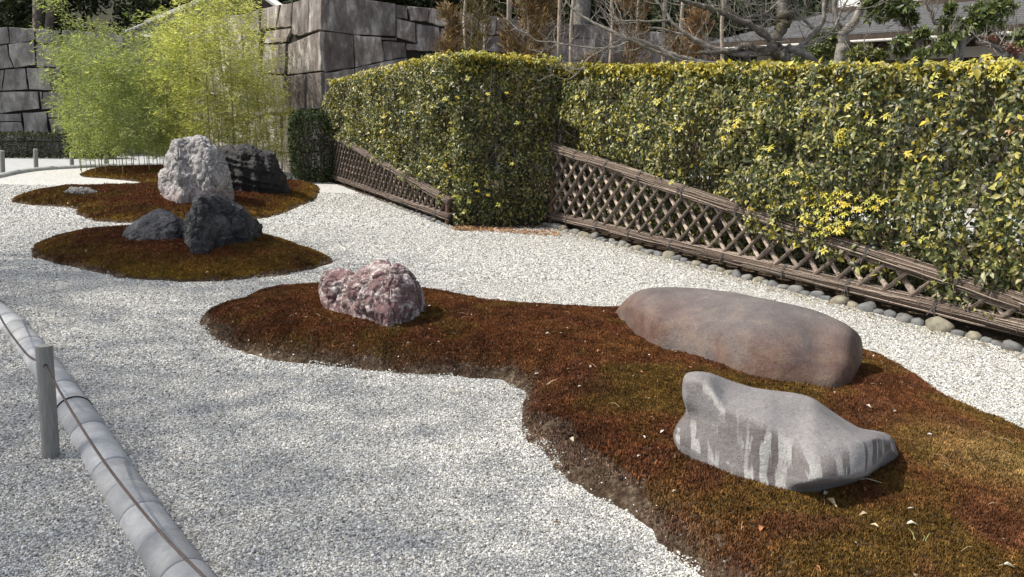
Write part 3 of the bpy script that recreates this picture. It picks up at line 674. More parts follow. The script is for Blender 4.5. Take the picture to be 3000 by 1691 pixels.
# hedge behind the further fence, with its end face turned to the viewer
F1a = G(975, 533)[:2]; F1b = G(1312, 660)[:2]
U1 = (F1b - F1a) / np.linalg.norm(F1b - F1a); N1 = np.array([U1[1], -U1[0]])
E0 = F1b + U1 * .18 - N1 * .12; E1 = G(1612, 668)[:2] + np.array([.05, .25]); Fs = F1a - U1 * .35 - N1 * .12
L1 = np.linalg.norm(E0 - Fs)
def hz(px, py, xy): return float(DP(px, py, xy[1])[2])
hN = hz(1312, 150, E0); hF = hz(925, 236, Fs); print('hedge1 heights', hN, hF)
F1L = np.linalg.norm(F1b - F1a)
def h1front(s, z):
    zt = 1.02 - .78 * np.clip((s - .35) / F1L, 0, 1.1); return np.where(z > zt + .05, .22, -.02)
cl = []
for k in range(60):
    t = r_.random() ** .8; p = Fs + (E0 - Fs) * t + N1 * .2; zt = hF + (hN - hF) * t
    z = zt - abs(r_.normal(0, .05)) if r_.random() < .75 else r_.uniform(.9, zt); q = out_rot((*N1, 0)); cl.append(((*p, z), (q.x, q.y), q.z, int(r_.integers(0, 4))))
for k in range(30):
    p = E0 + (E1 - E0) * r_.random() + np.array([0, -.15]); z = hN - abs(r_.normal(0, .04)); q = out_rot((0, -1, 0)); cl.append(((*p, z), (q.x, q.y), q.z, int(r_.integers(0, 4))))
for (x, y) in [(1370,230),(1430,275),(1485,272),(1340,285),(1345,580),(1375,590),(1330,575),(1400,560),(1360,620),(1320,360),(1325,380),(1310,500),(1500,480),(1430,572),(1300,230),(1290,255),(1305,290),(1270,310),(1515,360),(1460,600),(1395,540),(1180,300),(1210,350),(1140,330)]:
    yy = E0[1] - .18 if x > 1300 else None
    p = DP(x, y, yy) if yy else PLN(x, y, np.array([*(E0 + N1 * .25), 0]), np.array([*N1, 0]))
    q = out_rot((0, -1, 0)); cl.append((p, (q.x, q.y), q.z, int(r_.integers(0, 3))))
BK = E1 + np.array([-.1, .1]) 
hedge('clipped hedge block with dark shaded end beyond the gap, left of the diamond lattice fence',
      [dict(A=Fs, B=E0, hA=hF, hB=hN, front=h1front), dict(A=E0 + N1 * .1, B=E1, hA=hN, hB=hN - .06, front=lambda s, z: .08 + 0 * z),
       dict(A=Fs, B=E0, hA=hF, hB=hN, top=True, depth=1.1), dict(A=E0, B=E1, hA=hN, hB=hN - .06, top=True, depth=.9),
       dict(A=Fs + (-N1 * .9 - U1 * .0), B=Fs, hA=hF, hB=hF)],
      3300, .047, cl, 91)
M_CORE = mat_plain('old_hedge_wood', (.022, .018, .012), .95, .5, 20, .05)
def core(name, parent_label, quad, h):
    pass

# ------------------------------------------------------------------ brushwood fences
def bundle(p0, p1, R, n, seed, tint=(1, 1, 1)):
    r = np.random.default_rng(seed); m = MB(); p0 = np.array(p0, float); p1 = np.array(p1, float); L = np.linalg.norm(p1 - p0); u = (p1 - p0) / L
    a = np.cross(u, [0, 0, 1.]); a /= np.linalg.norm(a); b = np.cross(u, a)
    k = max(6, int(L * 3)); m.tube([p0 + u * L * t for t in np.linspace(0, 1, k)], [R * .86 * (1 + .04 * math.sin(9 * t)) for t in range(k)], 10, (.35 * tint[0], .32 * tint[1], .3 * tint[2]))
    for q in range(n):
        ln = r.uniform(.5, 1.5); s0 = r.uniform(-.5, L - .3); s1 = min(s0 + ln, L + r.uniform(0, .04)); s0 = max(s0, -r.uniform(0, .04)); th = r.uniform(0, 6.28); pts = []
        w0 = r.uniform(-.25, .25); rr = R * r.uniform(.86, 1.0)
        for t in np.linspace(0, 1, 6):
            s_ = s0 + (s1 - s0) * t; an = th + w0 * t + r.normal(0, .05); pts.append(p0 + u * s_ + (a * math.cos(an) + b * math.sin(an)) * (rr + r.normal(0, .0025)))
        rad = r.uniform(.0035, .0075); g_ = r.uniform(.45, 1.25)
        m.tube(pts, [rad * .8, rad, rad, rad, rad * .8, rad * .5], 4, (g_ * tint[0], g_ * tint[1], g_ * tint[2]), cap=False)
    return m
def ring(m, c, u, R, r0=.0035, col=(.12, .11, .1), tilt=0):
    u = np.array(u, float); a = np.cross(u, [0, 0, 1.]);
    if np.linalg.norm(a) < .1: a = np.cross(u, [1., 0, 0])
    a /= np.linalg.norm(a); b = np.cross(u, a)
    m.tube([c + R * (a * math.cos(t) + b * math.sin(t)) + u * tilt * math.sin(t) for t in np.linspace(0, 6.2832, 13)], r0, 4, col, cap=False)
M_BRUSH = mat_attr('brushwood_twig', .85, .2, .35, 60, bump=.003)
def lattice_fence(label, A, U, L, zb, zt0, zt1, sp, first, R, seed, slope=1.0, rear=True, post_ends=('L',), tint=(.225, .18, .148), lift=0., nb=26):
    """A: foot of the taller post; U: unit direction; L: length"""
    r = np.random.default_rng(seed); A = np.array([A[0], A[1], 0.]); U = np.array([U[0], U[1], 0.]); Nn = np.array([U[1], -U[0], 0.])
    root = thing('lattice_fence', label, 'fence', tuple(A)); ax = lambda s, z, o=0.: A + U * s + Nn * o + np.array([0, 0, z])
    zt = lambda s: zt0 + (zt1 - zt0) * s / L
    bundle(ax(-.1, zt(-.1)), ax(L + .12, zt(L + .12)), R * 1.08, int(L * nb), seed + 1, tint).build('top_rail', M_BRUSH, root, True, A)
    bundle(ax(-.03, zb), ax(L + .1, zb), R, int(L * nb), seed + 2, tint).build('bottom_rail', M_BRUSH, root, True, A)
    for k, s in (('L', 0), ('R', L)):
        if k in post_ends: bundle(ax(s, -.05), ax(s, zt(s)), R * .74, 46, seed + 3, (tint[0] * 1.75, tint[1] * 1.4, tint[2] * 1.25)).build('post', M_BRUSH, root, True, A)
    front, back = [], []
    for k in range(-8, int(L / sp) + 2):
        s0 = first + k * sp
        for sg, lst in ((1, front), (-1, back)):
            # line z = .2 + sg*slope*(s-s0)
            f = lambda s: .2 + sg * slope * (s - s0)
            if sg > 0:
                sa = s0 + (zb - .2) / slope; sb = (zt0 - .2 + slope * s0) / (slope - (zt1 - zt0) / L)
            else:
                sb = s0 - (zb - .2) / slope; sa = (.2 + slope * s0 - zt0) / (slope + (zt1 - zt0) / L)
            sa = max(sa, .03); sb = min(sb, L + .05 - (0.0 if 'R' not in post_ends else .08))
            if sb - sa < .05: continue
            lst.append((sa, f(sa), sb, f(sb)))
    for lst, o, g_, nm in ((front, .022, .62, 'lattice_pole'), (back, -.02, 1.55, 'rear_lattice_pole')):
        for (sa, za, sb, zb_) in lst:
            m = MB(); p0 = ax(sa, za, o); p1 = ax(sb, zb_, o); n = 6; jj = r.normal(0, .0035, (n + 1, 3)); v = g_ * r.uniform(.7, 1.25)
            rad = .0205 * r.uniform(.9, 1.15); cc = tuple(x * v for x in tint)
            m.tube([p0 + (p1 - p0) * t / n + jj[t] for t in range(n + 1)], [rad * r.uniform(.94, 1.06) for _ in range(n + 1)], 8, cc)
            u_ = (p1 - p0) / np.linalg.norm(p1 - p0); sd_ = np.cross(u_, Nn)
            for q in range(5):   # split twigs along the pole
                w_ = r.uniform(-.8, .8); k_ = Nn * math.sqrt(1 - w_ * w_) + sd_ * w_; vv = r.uniform(.6, 1.4) * v
                m.tube([p0 + (p1 - p0) * t + k_ * rad * 1.0 for t in (0, .5, 1)], .0035, 4, tuple(x * vv for x in tint), cap=False)
            po = m.build(nm, M_BRUSH, root, True, A)
            if o > 0:   # black cord where poles cross
                mt = MB(); step = sp / 2 * math.hypot(1, slope) / 1.0; Lp = np.linalg.norm(p1 - p0); d = 0.0
                ts = [t for t in np.arange(0, Lp, sp * math.hypot(1, slope) * .5)][1:]
                for t in ts:
                    c = p0 + u_ * (t + r.normal(0, .005))
                    ring(mt, c, u_, rad * 1.2, .004, (.10, .09, .08)); ring(mt, c + u_ * .009, u_, rad * 1.2, .0035, (.10, .09, .08))
                if mt.v: mt.build('tie_cord', M_BRUSH, po, False, A)
    k = 0
    s = .5
    while s < L:
        for (z, rr) in ((zb, R), (zt(s + .15), R * 1.08)):
            m = MB(); sl = 0 if z == zb else (zt1 - zt0) / L; u_ = U + np.array([0, 0, sl]); u_ /= np.linalg.norm(u_); c = ax(s if z == zb else s + .15, z)
            for q in (-.012, 0, .012): ring(m, c + u_ * q, u_, rr * 1.05, .0045, (.10, .09, .085), .006)
            for q in range(5):
                e = c + Nn * rr * 1.02; m.tube([e, e + np.array([r.normal(0, .02), r.normal(0, .02), -r.uniform(.03, .10)])], .003, 4, (.1, .09, .085), cap=False)
            m.build('rope_binding', M_BRUSH, root, False, A)
        s += r.uniform(.72, .9)
    m = MB()
    s = .12
    while s < L:
        for (z, rr) in ((zb, R), (zt(s), R * 1.08)): ring(m, ax(s, z), U, rr * 1.03, .0022, (.2, .17, .15))
        s += r.uniform(.18, .3)
    m.build('wire_bands', M_BRUSH, root, False, A)
    return root
lattice_fence('low diamond lattice brushwood fence sloping down to the right in front of the long hedge', FA[:2], FU[:2], 8.2, .155, 1.135, .16, .25, .164, .066, 300)
lattice_fence('further dark brushwood fence seen edge on, in front of the hedge block', F1a, U1, F1L, .13, 1.06, .36, .25, .1, .06, 400, tint=(.17, .132, .11), post_ends=('L', 'R'))

# ------------------------------------------------------------------ edging stones and dirt strip
def mini_stone(seed, mat):
    me = ico(2, seed, mat, (1, .8, .75), .35); V = np.empty(len(me.vertices) * 3); me.vertices.foreach_get('co', V); V = np.sign(V) * np.abs(V) ** .72; me.vertices.foreach_set('co', V)
    me.polygons.foreach_set('use_smooth', np.ones(len(me.polygons), bool)); return me
M_EDGE = [mat_plain('edging_stone_grey', (.15, .148, .14), .85, .4, 12, .01), mat_plain('edging_stone_buff', (.19, .175, .135), .85, .4, 12, .01), mat_plain('edging_stone_blue', (.12, .122, .122), .85, .4, 12, .01)]
sm = [mini_stone(k, M_EDGE[k % 3]) for k in range(9)]
def edging(label, A, U, s0, s1, off, seed, big=1.0):
    r = np.random.default_rng(seed); A = np.array([A[0], A[1], 0.]); U = np.array([U[0], U[1], 0.]); Nn = np.array([U[1], -U[0], 0.])
    root = thing('stone_edging', label, 'stone edging', tuple(A)); s = s0
    while s < s1:
        w_ = r.uniform(.04, .085) * big * (1.5 if r.random() < .13 else 1); o = bpy.data.objects.new('stone', sm[int(r.integers(0, 9))]); COL.objects.link(o); o.parent = root
        o.location = Vector(U * (s + w_) + Nn * (off + r.normal(0, .012)) + np.array([0, 0, .004])); o.rotation_euler = (r.normal(0, .2), r.normal(0, .2), math.atan2(U[1], U[0]) + r.normal(0, .25))
        o.scale = (w_, w_ * r.uniform(.7, 1), w_ * r.uniform(.7, 1.0)); s += 2 * w_ * .97
    return root
edging('row of small rounded stones edging the gravel below the diamond lattice fence', FA[:2], FU[:2], -.25, 8.3, .10, 1)
edging('few half buried stones at the near foot of the further brushwood fence', F1a, U1, F1L * .62, F1L + .35, .06, 2, .7)
# litter of dry leaves at the hedge foot, between the two fences
def litter(name, label, P, size, cols, seed, z=0.01):
    r = np.random.default_rng(seed); n = len(P); Nr = unit(np.c_[r.normal(0, .35, n), r.normal(0, .35, n), np.ones(n)]); T = unit(np.cross(Nr, r.normal(0, 1, (n, 3))))
    c = np.array(cols)[r.integers(0, len(cols), n)] * r.uniform(.7, 1.2, (n, 1)); L = size * np.exp(r.normal(0, .3, n))
    V, Fc, cc = leaf_mesh(P, Nr, T, L, L * .45, c, .3, .2); o = link(name, fmesh(name, V, Fc, M_LEAF, cc)); tag(o, label, 'leaf litter', None, 'stuff'); return o
n = 900; t = r_.random(n); a0 = G(1330, 672)[:2]; a1 = G(1640, 690)[:2]
P = a0 + (a1 - a0) * t[:, None]; P[:, 1] += r_.uniform(-.12, .28, n); P = np.c_[P, r_.uniform(.003, .03, n)]
litter('leaf_litter', 'dry orange brown leaves piled at the hedge foot between the two fences', P, .035, [(.33, .13, .05), (.42, .24, .12), (.2, .07, .035), (.5, .38, .25)], 3)
s_ = r_.uniform(-.2, 8, 3000); P = FA + FU * s_[:, None] + FN * (.16 + abs(r_.normal(0, .11, 3000)))[:, None]; P[:, 2] = .006 + .004 * r_.random(3000)
litter('leaf_litter', 'thin line of brown plant debris on the gravel along the edging stones', P, .016, [(.25, .18, .08), (.35, .27, .15), (.3, .28, .2), (.16, .10, .05)], 4)
# soil under the fences; behind the hedges its dark colour stands in for shade
def strip(name, A, U, s0, s1, o0, o1, z=.004, n=60, seed=0):
    r = np.random.default_rng(seed); A = np.array([A[0], A[1], 0.]); U = np.array([U[0], U[1], 0.]); Nn = np.array([U[1], -U[0], 0.]); V = []
    for k in range(n + 1):
        s = s0 + (s1 - s0) * k / n; V += [A + U * s + Nn * o0, A + U * s + Nn * (o1 + r.normal(0, .02))]
    V = np.array(V); V[:, 2] = z
    o = link(name, fmesh(name, V, [(2 * k, 2 * k + 1, 2 * k + 3, 2 * k + 2) for k in range(n)], M_SOIL)); tag(o, kind='structure')
strip('soil_strip', FA[:2], FU[:2], -.6, 9, -5, .12, .004, 90, 1)
strip('soil_strip', FA[:2], FU[:2], -14, -.6, -9, -.5, .006, 60, 3)
strip('soil_strip', F1a, U1, -.6, F1L + .6, -4, .05, .008, 60, 2)
V = np.array([[*G(1300, 668)[:2], .012], [*G(1450, 682)[:2], .012], [*G(1630, 700)[:2], .012], [*(E1 + [.5, .6]), .012], [*(E0 + [-.3, .6]), .012]])
# ------------------------------------------------------------------ leaf debris on the moss
def debris_leaf(px, py, size, col, label, group=None, name='fallen_leaf'):
    z = .12
    for _ in range(4):
        p = G(px, py, z); z = mound_at(p[0], p[1]) + .015
    p = G(px, py, max(z, .01)); r = np.random.default_rng(int(px)); Nr = unit(np.array([[r.normal(0, .4), r.normal(0, .4), 1.]])); a = r.uniform(0, 6.28); T = np.array([[math.cos(a), math.sin(a), .15]])
    V, Fc, cc = leaf_mesh(np.zeros((1, 3)) - T * size * .5, Nr, T, np.array([size]), np.array([size * .42]), np.array([col]), .45, .25)
    o = link(name, fmesh(name, V, Fc, M_LEAF, cc)); o.location = p; tag(o, label, 'leaf', group); return o
TAN = (.48, .36, .24); PALE = (.62, .58, .50); ORG = (.50, .22, .10)
for px, py, sz, c, lb in [(2232,1546,.05,ORG,'orange curled leaf on moss below the streaked boulder near its left end'),(2436,1470,.06,TAN,'crumpled tan leaf right under the streaked boulder'),(2530,1505,.04,TAN,'small pale brown leaf lying right of the crumpled tan leaf'),
                          (2560,1538,.035,(.6,.45,.3),'light brown leaf below the nose of the streaked boulder'),(2674,1533,.045,PALE,'cream leaf on open moss right of the streaked boulder'),(2621,1202,.035,PALE,'white leaf on moss between the two grey boulders, right side'),
                          (2545,1190,.04,PALE,'white round fleck beside the right end of the large boulder'),(1676,1287,.05,(.6,.55,.36),'pale yellow curled leaf on the ragged mound edge'),(2395,1667,.045,ORG,'reddish leaf at the bottom edge of the moss'),
                          (1605,976,.035,PALE,'white scrap on the moss behind the olive patch'),(1730,1073,.035,PALE,'white scrap on moss just right of the olive patch'),(1573,1093,.04,PALE,'white scrap on moss above the ragged mound edge'),
                          (1500,1131,.06,PALE,'white leaf at the gravel corner of the long mound'),(924,998,.05,TAN,'small pale brown leaf in front of the pink rock'),(760,1040,.05,PALE,'white curled leaf at the near edge of the long mound'),(2950,1655,.05,PALE,'white leaf near the bottom right corner')]:
    debris_leaf(px, py, sz, c, lb)
Pd = []
for i, nn in ((0, 260), (1, 50), (2, 40)):
    lo, hi = polys[i].min(0), polys[i].max(0); P = rng.uniform(lo, hi, (nn * 3, 2)); P = P[in_frame(P, .1)]; P = P[sdist(P, polys[i]) > .03][:nn]; Pd.append(np.c_[P, mound_h(P, i) + (.014, .022, .028)[i]])
P = np.concatenate(Pd); litter('leaf_litter', 'scattered pale flecks of leaf and petal on the moss', P, .017, [(.6, .56, .5), (.5, .4, .28), (.45, .2, .1), (.65, .63, .6)], 8)
P = gen(5200, 2.2, 12); sd = np.max([sdist(P, q) for q in polys], 0); P = P[(sd < -.01) & (sd > -.5) & (rng.random(len(P)) < np.exp(sd / .13)) & (((np.c_[P, P[:, 0] * 0] - FA) @ FN) > .1)]
litter('leaf_litter', 'brown and olive moss crumbs strewn on the gravel around the mounds', np.c_[P, P[:, 0] * 0 + .009], .012, [(.13, .08, .04), (.2, .14, .07), (.09, .06, .03), (.16, .12, .04)], 12, 0)
m = MB()
for k in range(140):
    i = 0; lo, hi = polys[0].min(0), polys[0].max(0); p = rng.uniform(lo, hi)
    if sdist(p[None], polys[0])[0] < .03: continue
    z = mound_at(*p) + .016; a = rng.uniform(0, 6.28); L = rng.uniform(.03, .08); m.tube([(p[0], p[1], z), (p[0] + L * .5 * math.cos(a), p[1] + L * .5 * math.sin(a), z + .008), (p[0] + L * math.cos(a), p[1] + L * math.sin(a), z)], .0009, 3, (.36, .26, .16), cap=False)
o = m.build('pine_needles', M_TWIG); tag(o, 'dry pine needles scattered over the long moss mound', 'pine needles', None, 'stuff')

for (x, y, n_, L_, c_, lb) in [(2470, 1452, 7, .11, (.5, .48, .36), 'tuft of pale dry grass blades lying under the overhang of the streaked boulder'), (2052, 1084, 4, .05, (.16, .2, .06), 'few green grass blades behind the peak of the streaked boulder'), (1612, 1125, 5, .07, (.42, .28, .18), 'dry straw blades on the moss left of the streaked boulder'), (943, 880, 5, .05, (.4, .34, .16), 'short dry grass at the left foot of the pink rock'), (1325, 1100, 4, .09, (.45, .36, .22), 'long dry straw at the near edge of the long mound'), (2690, 1625, 5, .06, (.3, .3, .1), 'straw sprig near the bottom of the moss')]:
    p = G(x, y, .12); p[2] = max(mound_at(p[0], p[1]), 0) + .012; r = np.random.default_rng(x); m = MB()
    for k in range(n_):
        a = r.uniform(-.6, .6) + (0 if 'pale' in lb else 1.2); l = L_ * r.uniform(.6, 1.2); q = p + np.array([r.normal(0, .012), r.normal(0, .012), 0]); u = np.array([math.cos(a), math.sin(a), r.uniform(.05, .5)])
        m.tube([q, q + u * l * .55, q + u * l - [0, 0, .2 * l]], [.0013, .0016, .0006], 3, c_, cap=False)
    o = m.build('grass_tuft', M_TWIG, None, False, p); o.location = p; tag(o, lb, 'grass tuft')
# ------------------------------------------------------------------ tile kerbs, posts and rope
def m_tile():
    m = N('kerb_tile', .55, .35); p = m.pos(); oi = m.n('ShaderNodeObjectInfo'); n = m.noise(p, 9, 6, .7, .5); f = m.noise(p, 60, 4, .7)
    c = m.ramp(n, [(.3, (.27, .275, .285)), (.55, (.36, .365, .37)), (.8, (.48, .48, .47))])
    c = m.mix(1., c, m.ramp(oi.outputs['Random'], [(0, .75), (1, 1.2)]), 'MULTIPLY'); c = m.mix(1., c, m.ramp(f, [(.3, .9), (.7, 1.08)]), 'MULTIPLY')
    m.color(c); m.bump(f, .003); return m.m
M_TILE = m_tile()
def spline(P, n):
    P = np.array(P); out = []
    for i in range(len(P) - 1):
        p0 = P[max(i - 1, 0)]; p1 = P[i]; p2 = P[i + 1]; p3 = P[min(i + 2, len(P) - 1)]
        for t in np.linspace(0, 1, n, endpoint=False): out.append(.5 * (2 * p1 + (p2 - p0) * t + (2 * p0 - 5 * p1 + 4 * p2 - p3) * t * t + (3 * p1 - p0 - 3 * p2 + p3) * t ** 3))
    out.append(P[-1]); return np.array(out)
def kerb(label, L, R, tl, seed):
    r = np.random.default_rng(seed); Q = spline(L, 12); d = np.r_[0, np.cumsum(np.linalg.norm(np.diff(Q, axis=0), axis=1))]; at = lambda s: np.array([np.interp(s, d, Q[:, 0]), np.interp(s, d, Q[:, 1])])
    root = thing('tile_kerb', label, 'kerb', (*Q[0], 0)); s = 0
    while s < d[-1] - .05:
        ln = tl * r.uniform(.88, 1.1); a = at(s); b = at(min(s + ln, d[-1])); mid = (a + b) / 2; u = b - a; l = np.linalg.norm(u); u /= l; nn = np.array([-u[1], u[0]]); V = []; ns = 14
        Rt = R * r.uniform(.992, 1.008); prof = [(-.5, .94), (-.482, 1.0), (-.2, 1.0), (.2, 1.0), (.482, 1.0), (.5, .94)]
        for (q, k) in prof:
            for j in range(ns + 1):
                th = math.pi * j / ns; c = u * l * q; rr = Rt * k
                V.append((c[0] + nn[0] * rr * math.cos(th), c[1] + nn[1] * rr * math.cos(th), rr * .92 * math.sin(th) - .012 if 0 < j < ns else -.03))
        F_ = [(i * (ns + 1) + j, i * (ns + 1) + j + 1, (i + 1) * (ns + 1) + j + 1, (i + 1) * (ns + 1) + j) for i in range(5) for j in range(ns)]
        me = bpy.data.meshes.new('tile'); me.from_pydata(V, [], F_ + [tuple(range(ns, -1, -1)), tuple(5 * (ns + 1) + j for j in range(ns + 1))]); me.materials.append(M_TILE)
        me.polygons.foreach_set('use_smooth', np.ones(len(me.polygons), bool))
        o = link('tile', me, root); o.location = (mid[0] - Q[0][0], mid[1] - Q[0][1], r.normal(0, .002)); o.rotation_euler = (0, 0, r.normal(0, .003)); s += ln + (.003)
    return root
KB = kerb('rounded grey tile kerb running diagonally through the gravel at lower left', KERB[4:], .088, .255, 5)
FK = np.array([G(x, y)[:2] for x, y in [(-60,530),(0,519),(50,508),(100,501),(160,496),(240,492),(340,488),(490,485),(600,484)]])
kerb('curved grey kerb far away in front of the path', FK, .10, .5, 6)
for (x, y) in ((226, 1199), (28, 897)):
    c = G(x, y); u = KERB[KERB[:, 1] < c[1]][0] - KERB[KERB[:, 1] >= c[1]][-1]; u = np.array([*u, 0]) / np.linalg.norm(u); nn = np.array([-u[1], u[0], 0]); m = MB(); dd = (KERB[KERB[:, 1] >= c[1]][-1], u)
    q = dd[0] + u[:2] * ((c[:2] - dd[0]) @ u[:2]); m.tube([np.array([*q, 0]) + .0895 * (nn * math.cos(t) + np.array([0, 0, .93 * math.sin(t)])) - np.array([0, 0, .011]) for t in np.linspace(0, math.pi, 17)], .004, 5, cap=False)
    kb = m.build('black_wire_band', M_DARK); kb.parent = KB; kb.matrix_parent_inverse = Matrix.Translation(KB.location).inverted()
M_POST = mat_wood('weathered_post', (.16, .158, .15), (.25, .247, .232), (14, 14, 1.2))
def wpost(base, top, R, label, hole=None, endc=(1.9, 1.85, 1.7)):
    base = np.array(base); top = np.array(top); loc = (base[0], base[1], 0); root = thing('wooden_post', label, 'post', loc); m = MB(); u = top - base; k = 9
    m.tube([base + u * t for t in np.linspace(-.08, .985, k)] + [top], [R * (1.02 - .04 * t / k) for t in range(k)] + [R * .93], 20); m.f.pop(); m.build('shaft', M_POST, root, True, loc)
    m = MB(); m.tube([top - u / np.linalg.norm(u) * .001, top + u / np.linalg.norm(u) * .0015], R * .925, 20, endc); m.build('sawn_end', M_POST, root, False, loc)
    return root, loc
pb = G(150, 1337); pt = DP(129, 1013, pb[1] + .03); rt, lc = wpost(pb, pt, .036, 'weathered round wooden post carrying a rope, nearest the camera')
hole = DP(133, 1074, pb[1] - .035 + .02)
M_HOLE = mat_plain('painted_hole_shade', (.02, .018, .015))
m = MB(); hp = pb + (pt - pb) * ((hole[2] - pb[2]) / (pt[2] - pb[2])); hd = (CAM - hp); hd[2] = 0; hd /= np.linalg.norm(hd)
m.tube([hp + hd * .02, hp + hd * .0368], .0085, 12, (1, 1, 1)); m.build('rope_hole', M_HOLE, rt, True, lc)  # solid plug; its near-black colour paints the shade inside the hole
def rope(label, pts, R):
    P = spline(pts, 14); d = np.r_[0, np.cumsum(np.linalg.norm(np.diff(P, axis=0), axis=1))]; n = int(d[-1] / .006); s = np.linspace(0, d[-1], n); Q = np.stack([np.interp(s, d, P[:, k]) for k in range(3)], 1)
    m = MB(); T = np.gradient(Q, axis=0); T /= np.linalg.norm(T, axis=1)[:, None]; a = np.cross(T, [0, 0, 1.]); a /= np.linalg.norm(a, axis=1)[:, None]; b = np.cross(T, a)
    for k in range(3):
        ph = s / .028 * 6.283 + k * 2.094; m.tube(list(Q + (a * np.cos(ph)[:, None] + b * np.sin(ph)[:, None]) * R * .5), R * .58, 5, (1, 1, 1), cap=False)
    o = m.build('rope', M_ROPE, None, True); return tag(o, label, 'rope')
M_ROPE = mat_plain('brown_rope', (.135, .105, .095), .9, .3, 120, .002)
q1 = hp + hd * .037
nx2 = G(640, 1760, 0.0) + np.array([.25, -.9, 0]); 
rp = [q1] + [DP(x, y, Y) for x, y, Y in [(210,1205,3.14),(300,1345,2.86),(400,1476,2.62),(500,1592,2.42),(606,1697,2.26),(720,1800,2.1)]]
rope('twisted brown rope running from the near post to the bottom edge', rp, .0056)
rp = [q1 - hd * .074] + [DP(x, y, Y) for x, y, Y in [(90,1048,3.75),(50,1003,4.15),(10,945,4.6),(-40,850,5.1),(-120,730,5.8)]]
rope('twisted brown rope sagging from the near post to the left edge', rp, .0056)
for (x, y, yt, lb) in [(8,507,442,'far wooden post at the left edge by the path'),(106,496,437,'second far wooden post from the left by the path'),(211,488,447,'third far wooden post from the left by the path, at the edge of the bamboo'),(311,485,457,'far wooden post partly hidden behind the bamboo canes')]:
    b = G(x, y); wpost(b, DP(x - 2, yt, b[1]), .05, lb)
# ------------------------------------------------------------------ far path
M_PATH = mat_plain('path', (.34, .345, .35), .9, .12, 3, .003)
V = [G(-700, 512), G(-60, 524), G(0, 514), G(50, 503), G(100, 496.5), G(160, 492), G(240, 488.5), G(340, 484.5), G(490, 481.5), G(640, 480), G(640, 458), G(-700, 458)]
V = [(p[0], p[1], .004) for p in V]; me = bpy.data.meshes.new('path'); me.from_pydata(V, [], [tuple(range(len(V)))]); me.materials.append(M_PATH); tag(link('path', me), kind='structure')

# ------------------------------------------------------------------ stone walls
def stone_piece(pts, th, seed):
    """polygon in wall coordinates (u, z) -> rounded block standing proud by th; returns V (u, out, z), F"""
    r = np.random.default_rng(seed); P = np.array(pts, float)
    # subdivide edges, jitter
    Q = []
    for i in range(len(P)):
        a, b = P[i], P[(i + 1) % len(P)]; k = 3
        for t in range(k): Q.append(a + (b - a) * t / k + r.normal(0, .006, 2))
    Q = np.array(Q); c = Q.mean(0); n = len(Q); dv = c - Q; dl = np.linalg.norm(dv, axis=1)[:, None]; dn = dv / dl
    tl = r.normal(0, .02, 2)
    rings = [(.003, -.10), (.004, th * .7), (.010, th * .93), (.028, th)]
    V = []
    for ins, o in rings:
        R_ = Q + dn * np.minimum(ins * 1.15, dl * .4); V += [(x, o + (x - c[0]) * tl[0] + (z - c[1]) * tl[1] + (r.normal(0, .006) if o > 0 else 0), z) for x, z in R_]
    V.append((c[0], th + .006 + r.normal(0, .006), c[1])); F_ = []
    for k in range(len(rings) - 1):
        for i in range(n): j = (i + 1) % n; F_.append((k * n + i, k * n + j, (k + 1) * n + j, (k + 1) * n + i))
    k = len(rings) - 1
    for i in range(n): F_.append((k * n + i, k * n + (i + 1) % n, len(V) - 1))
    return V, F_
def wall_pieces(root, O, U, Nn, polys_, mat, seed):
    O = np.array(O); U = np.array(U); Nn = np.array(Nn)
    for i, p in enumerate(polys_):
        V, F_ = stone_piece(p, .055 + .03 * random.random(), seed + i); W_ = [O + U * u + Nn * o + np.array([0, 0, z]) for u, o, z in V]
        A = np.cross(np.array(W_[F_[-1][1]]) - W_[F_[-1][0]], np.array(W_[F_[-1][2]]) - W_[F_[-1][0]])
        if A @ Nn < 0: F_ = [f[::-1] for f in F_]
        c = np.mean(W_, 0); me = bpy.data.meshes.new('stone'); me.from_pydata([tuple(v - c) for v in W_], [], F_); me.materials.append(mat)
        o = link('stone', me, root); o.location = Vector(c) - root.location
def rows(u0, u1, zs, wmin, wmax, seed, jag=.05, skip=None):
    r = np.random.default_rng(seed); out = []; brk = {}
    def zj(k, u): return zs[k] + (0 if k in (0,) else jag * (2 * vnoise(np.array([[u * .9, k * 3.3, seed]]), 3)[0] - 1))
    for k in range(len(zs) - 1):
        u = u0 - r.uniform(0, wmax * .6)
        while u < u1:
            w_ = r.uniform(wmin, wmax); ub = min(u + w_, u1)
            if ub - u > .15 and not (skip and skip((u + ub) / 2, (zs[k] + zs[k + 1]) / 2)):
                ua = max(u, u0)
                if ub - ua > .12:
                    s1, s2 = r.normal(0, .04), 0
                    out.append([(ua, zj(k, ua)), (ub, zj(k, ub)), (ub, zj(k + 1, ub)), (ua, zj(k + 1, ua))])
            u += w_
    return out
WC = np.array([-4.63, 19.3, 0.]); WR = np.array([-.19, 21.9, 0.]); WL = np.array([-8.7, 23.9, 0.])
UR = (WR - WC) / np.linalg.norm(WR - WC); NR = np.array([UR[1], -UR[0], 0.]); UL = (WL - WC) / np.linalg.norm(WL - WC); NL = np.array([-UL[1], UL[0], 0.])
def wp(px, py, O, U, Nn):
    p = PLN(px, py, O, Nn) - O; return (p @ U, p[2])
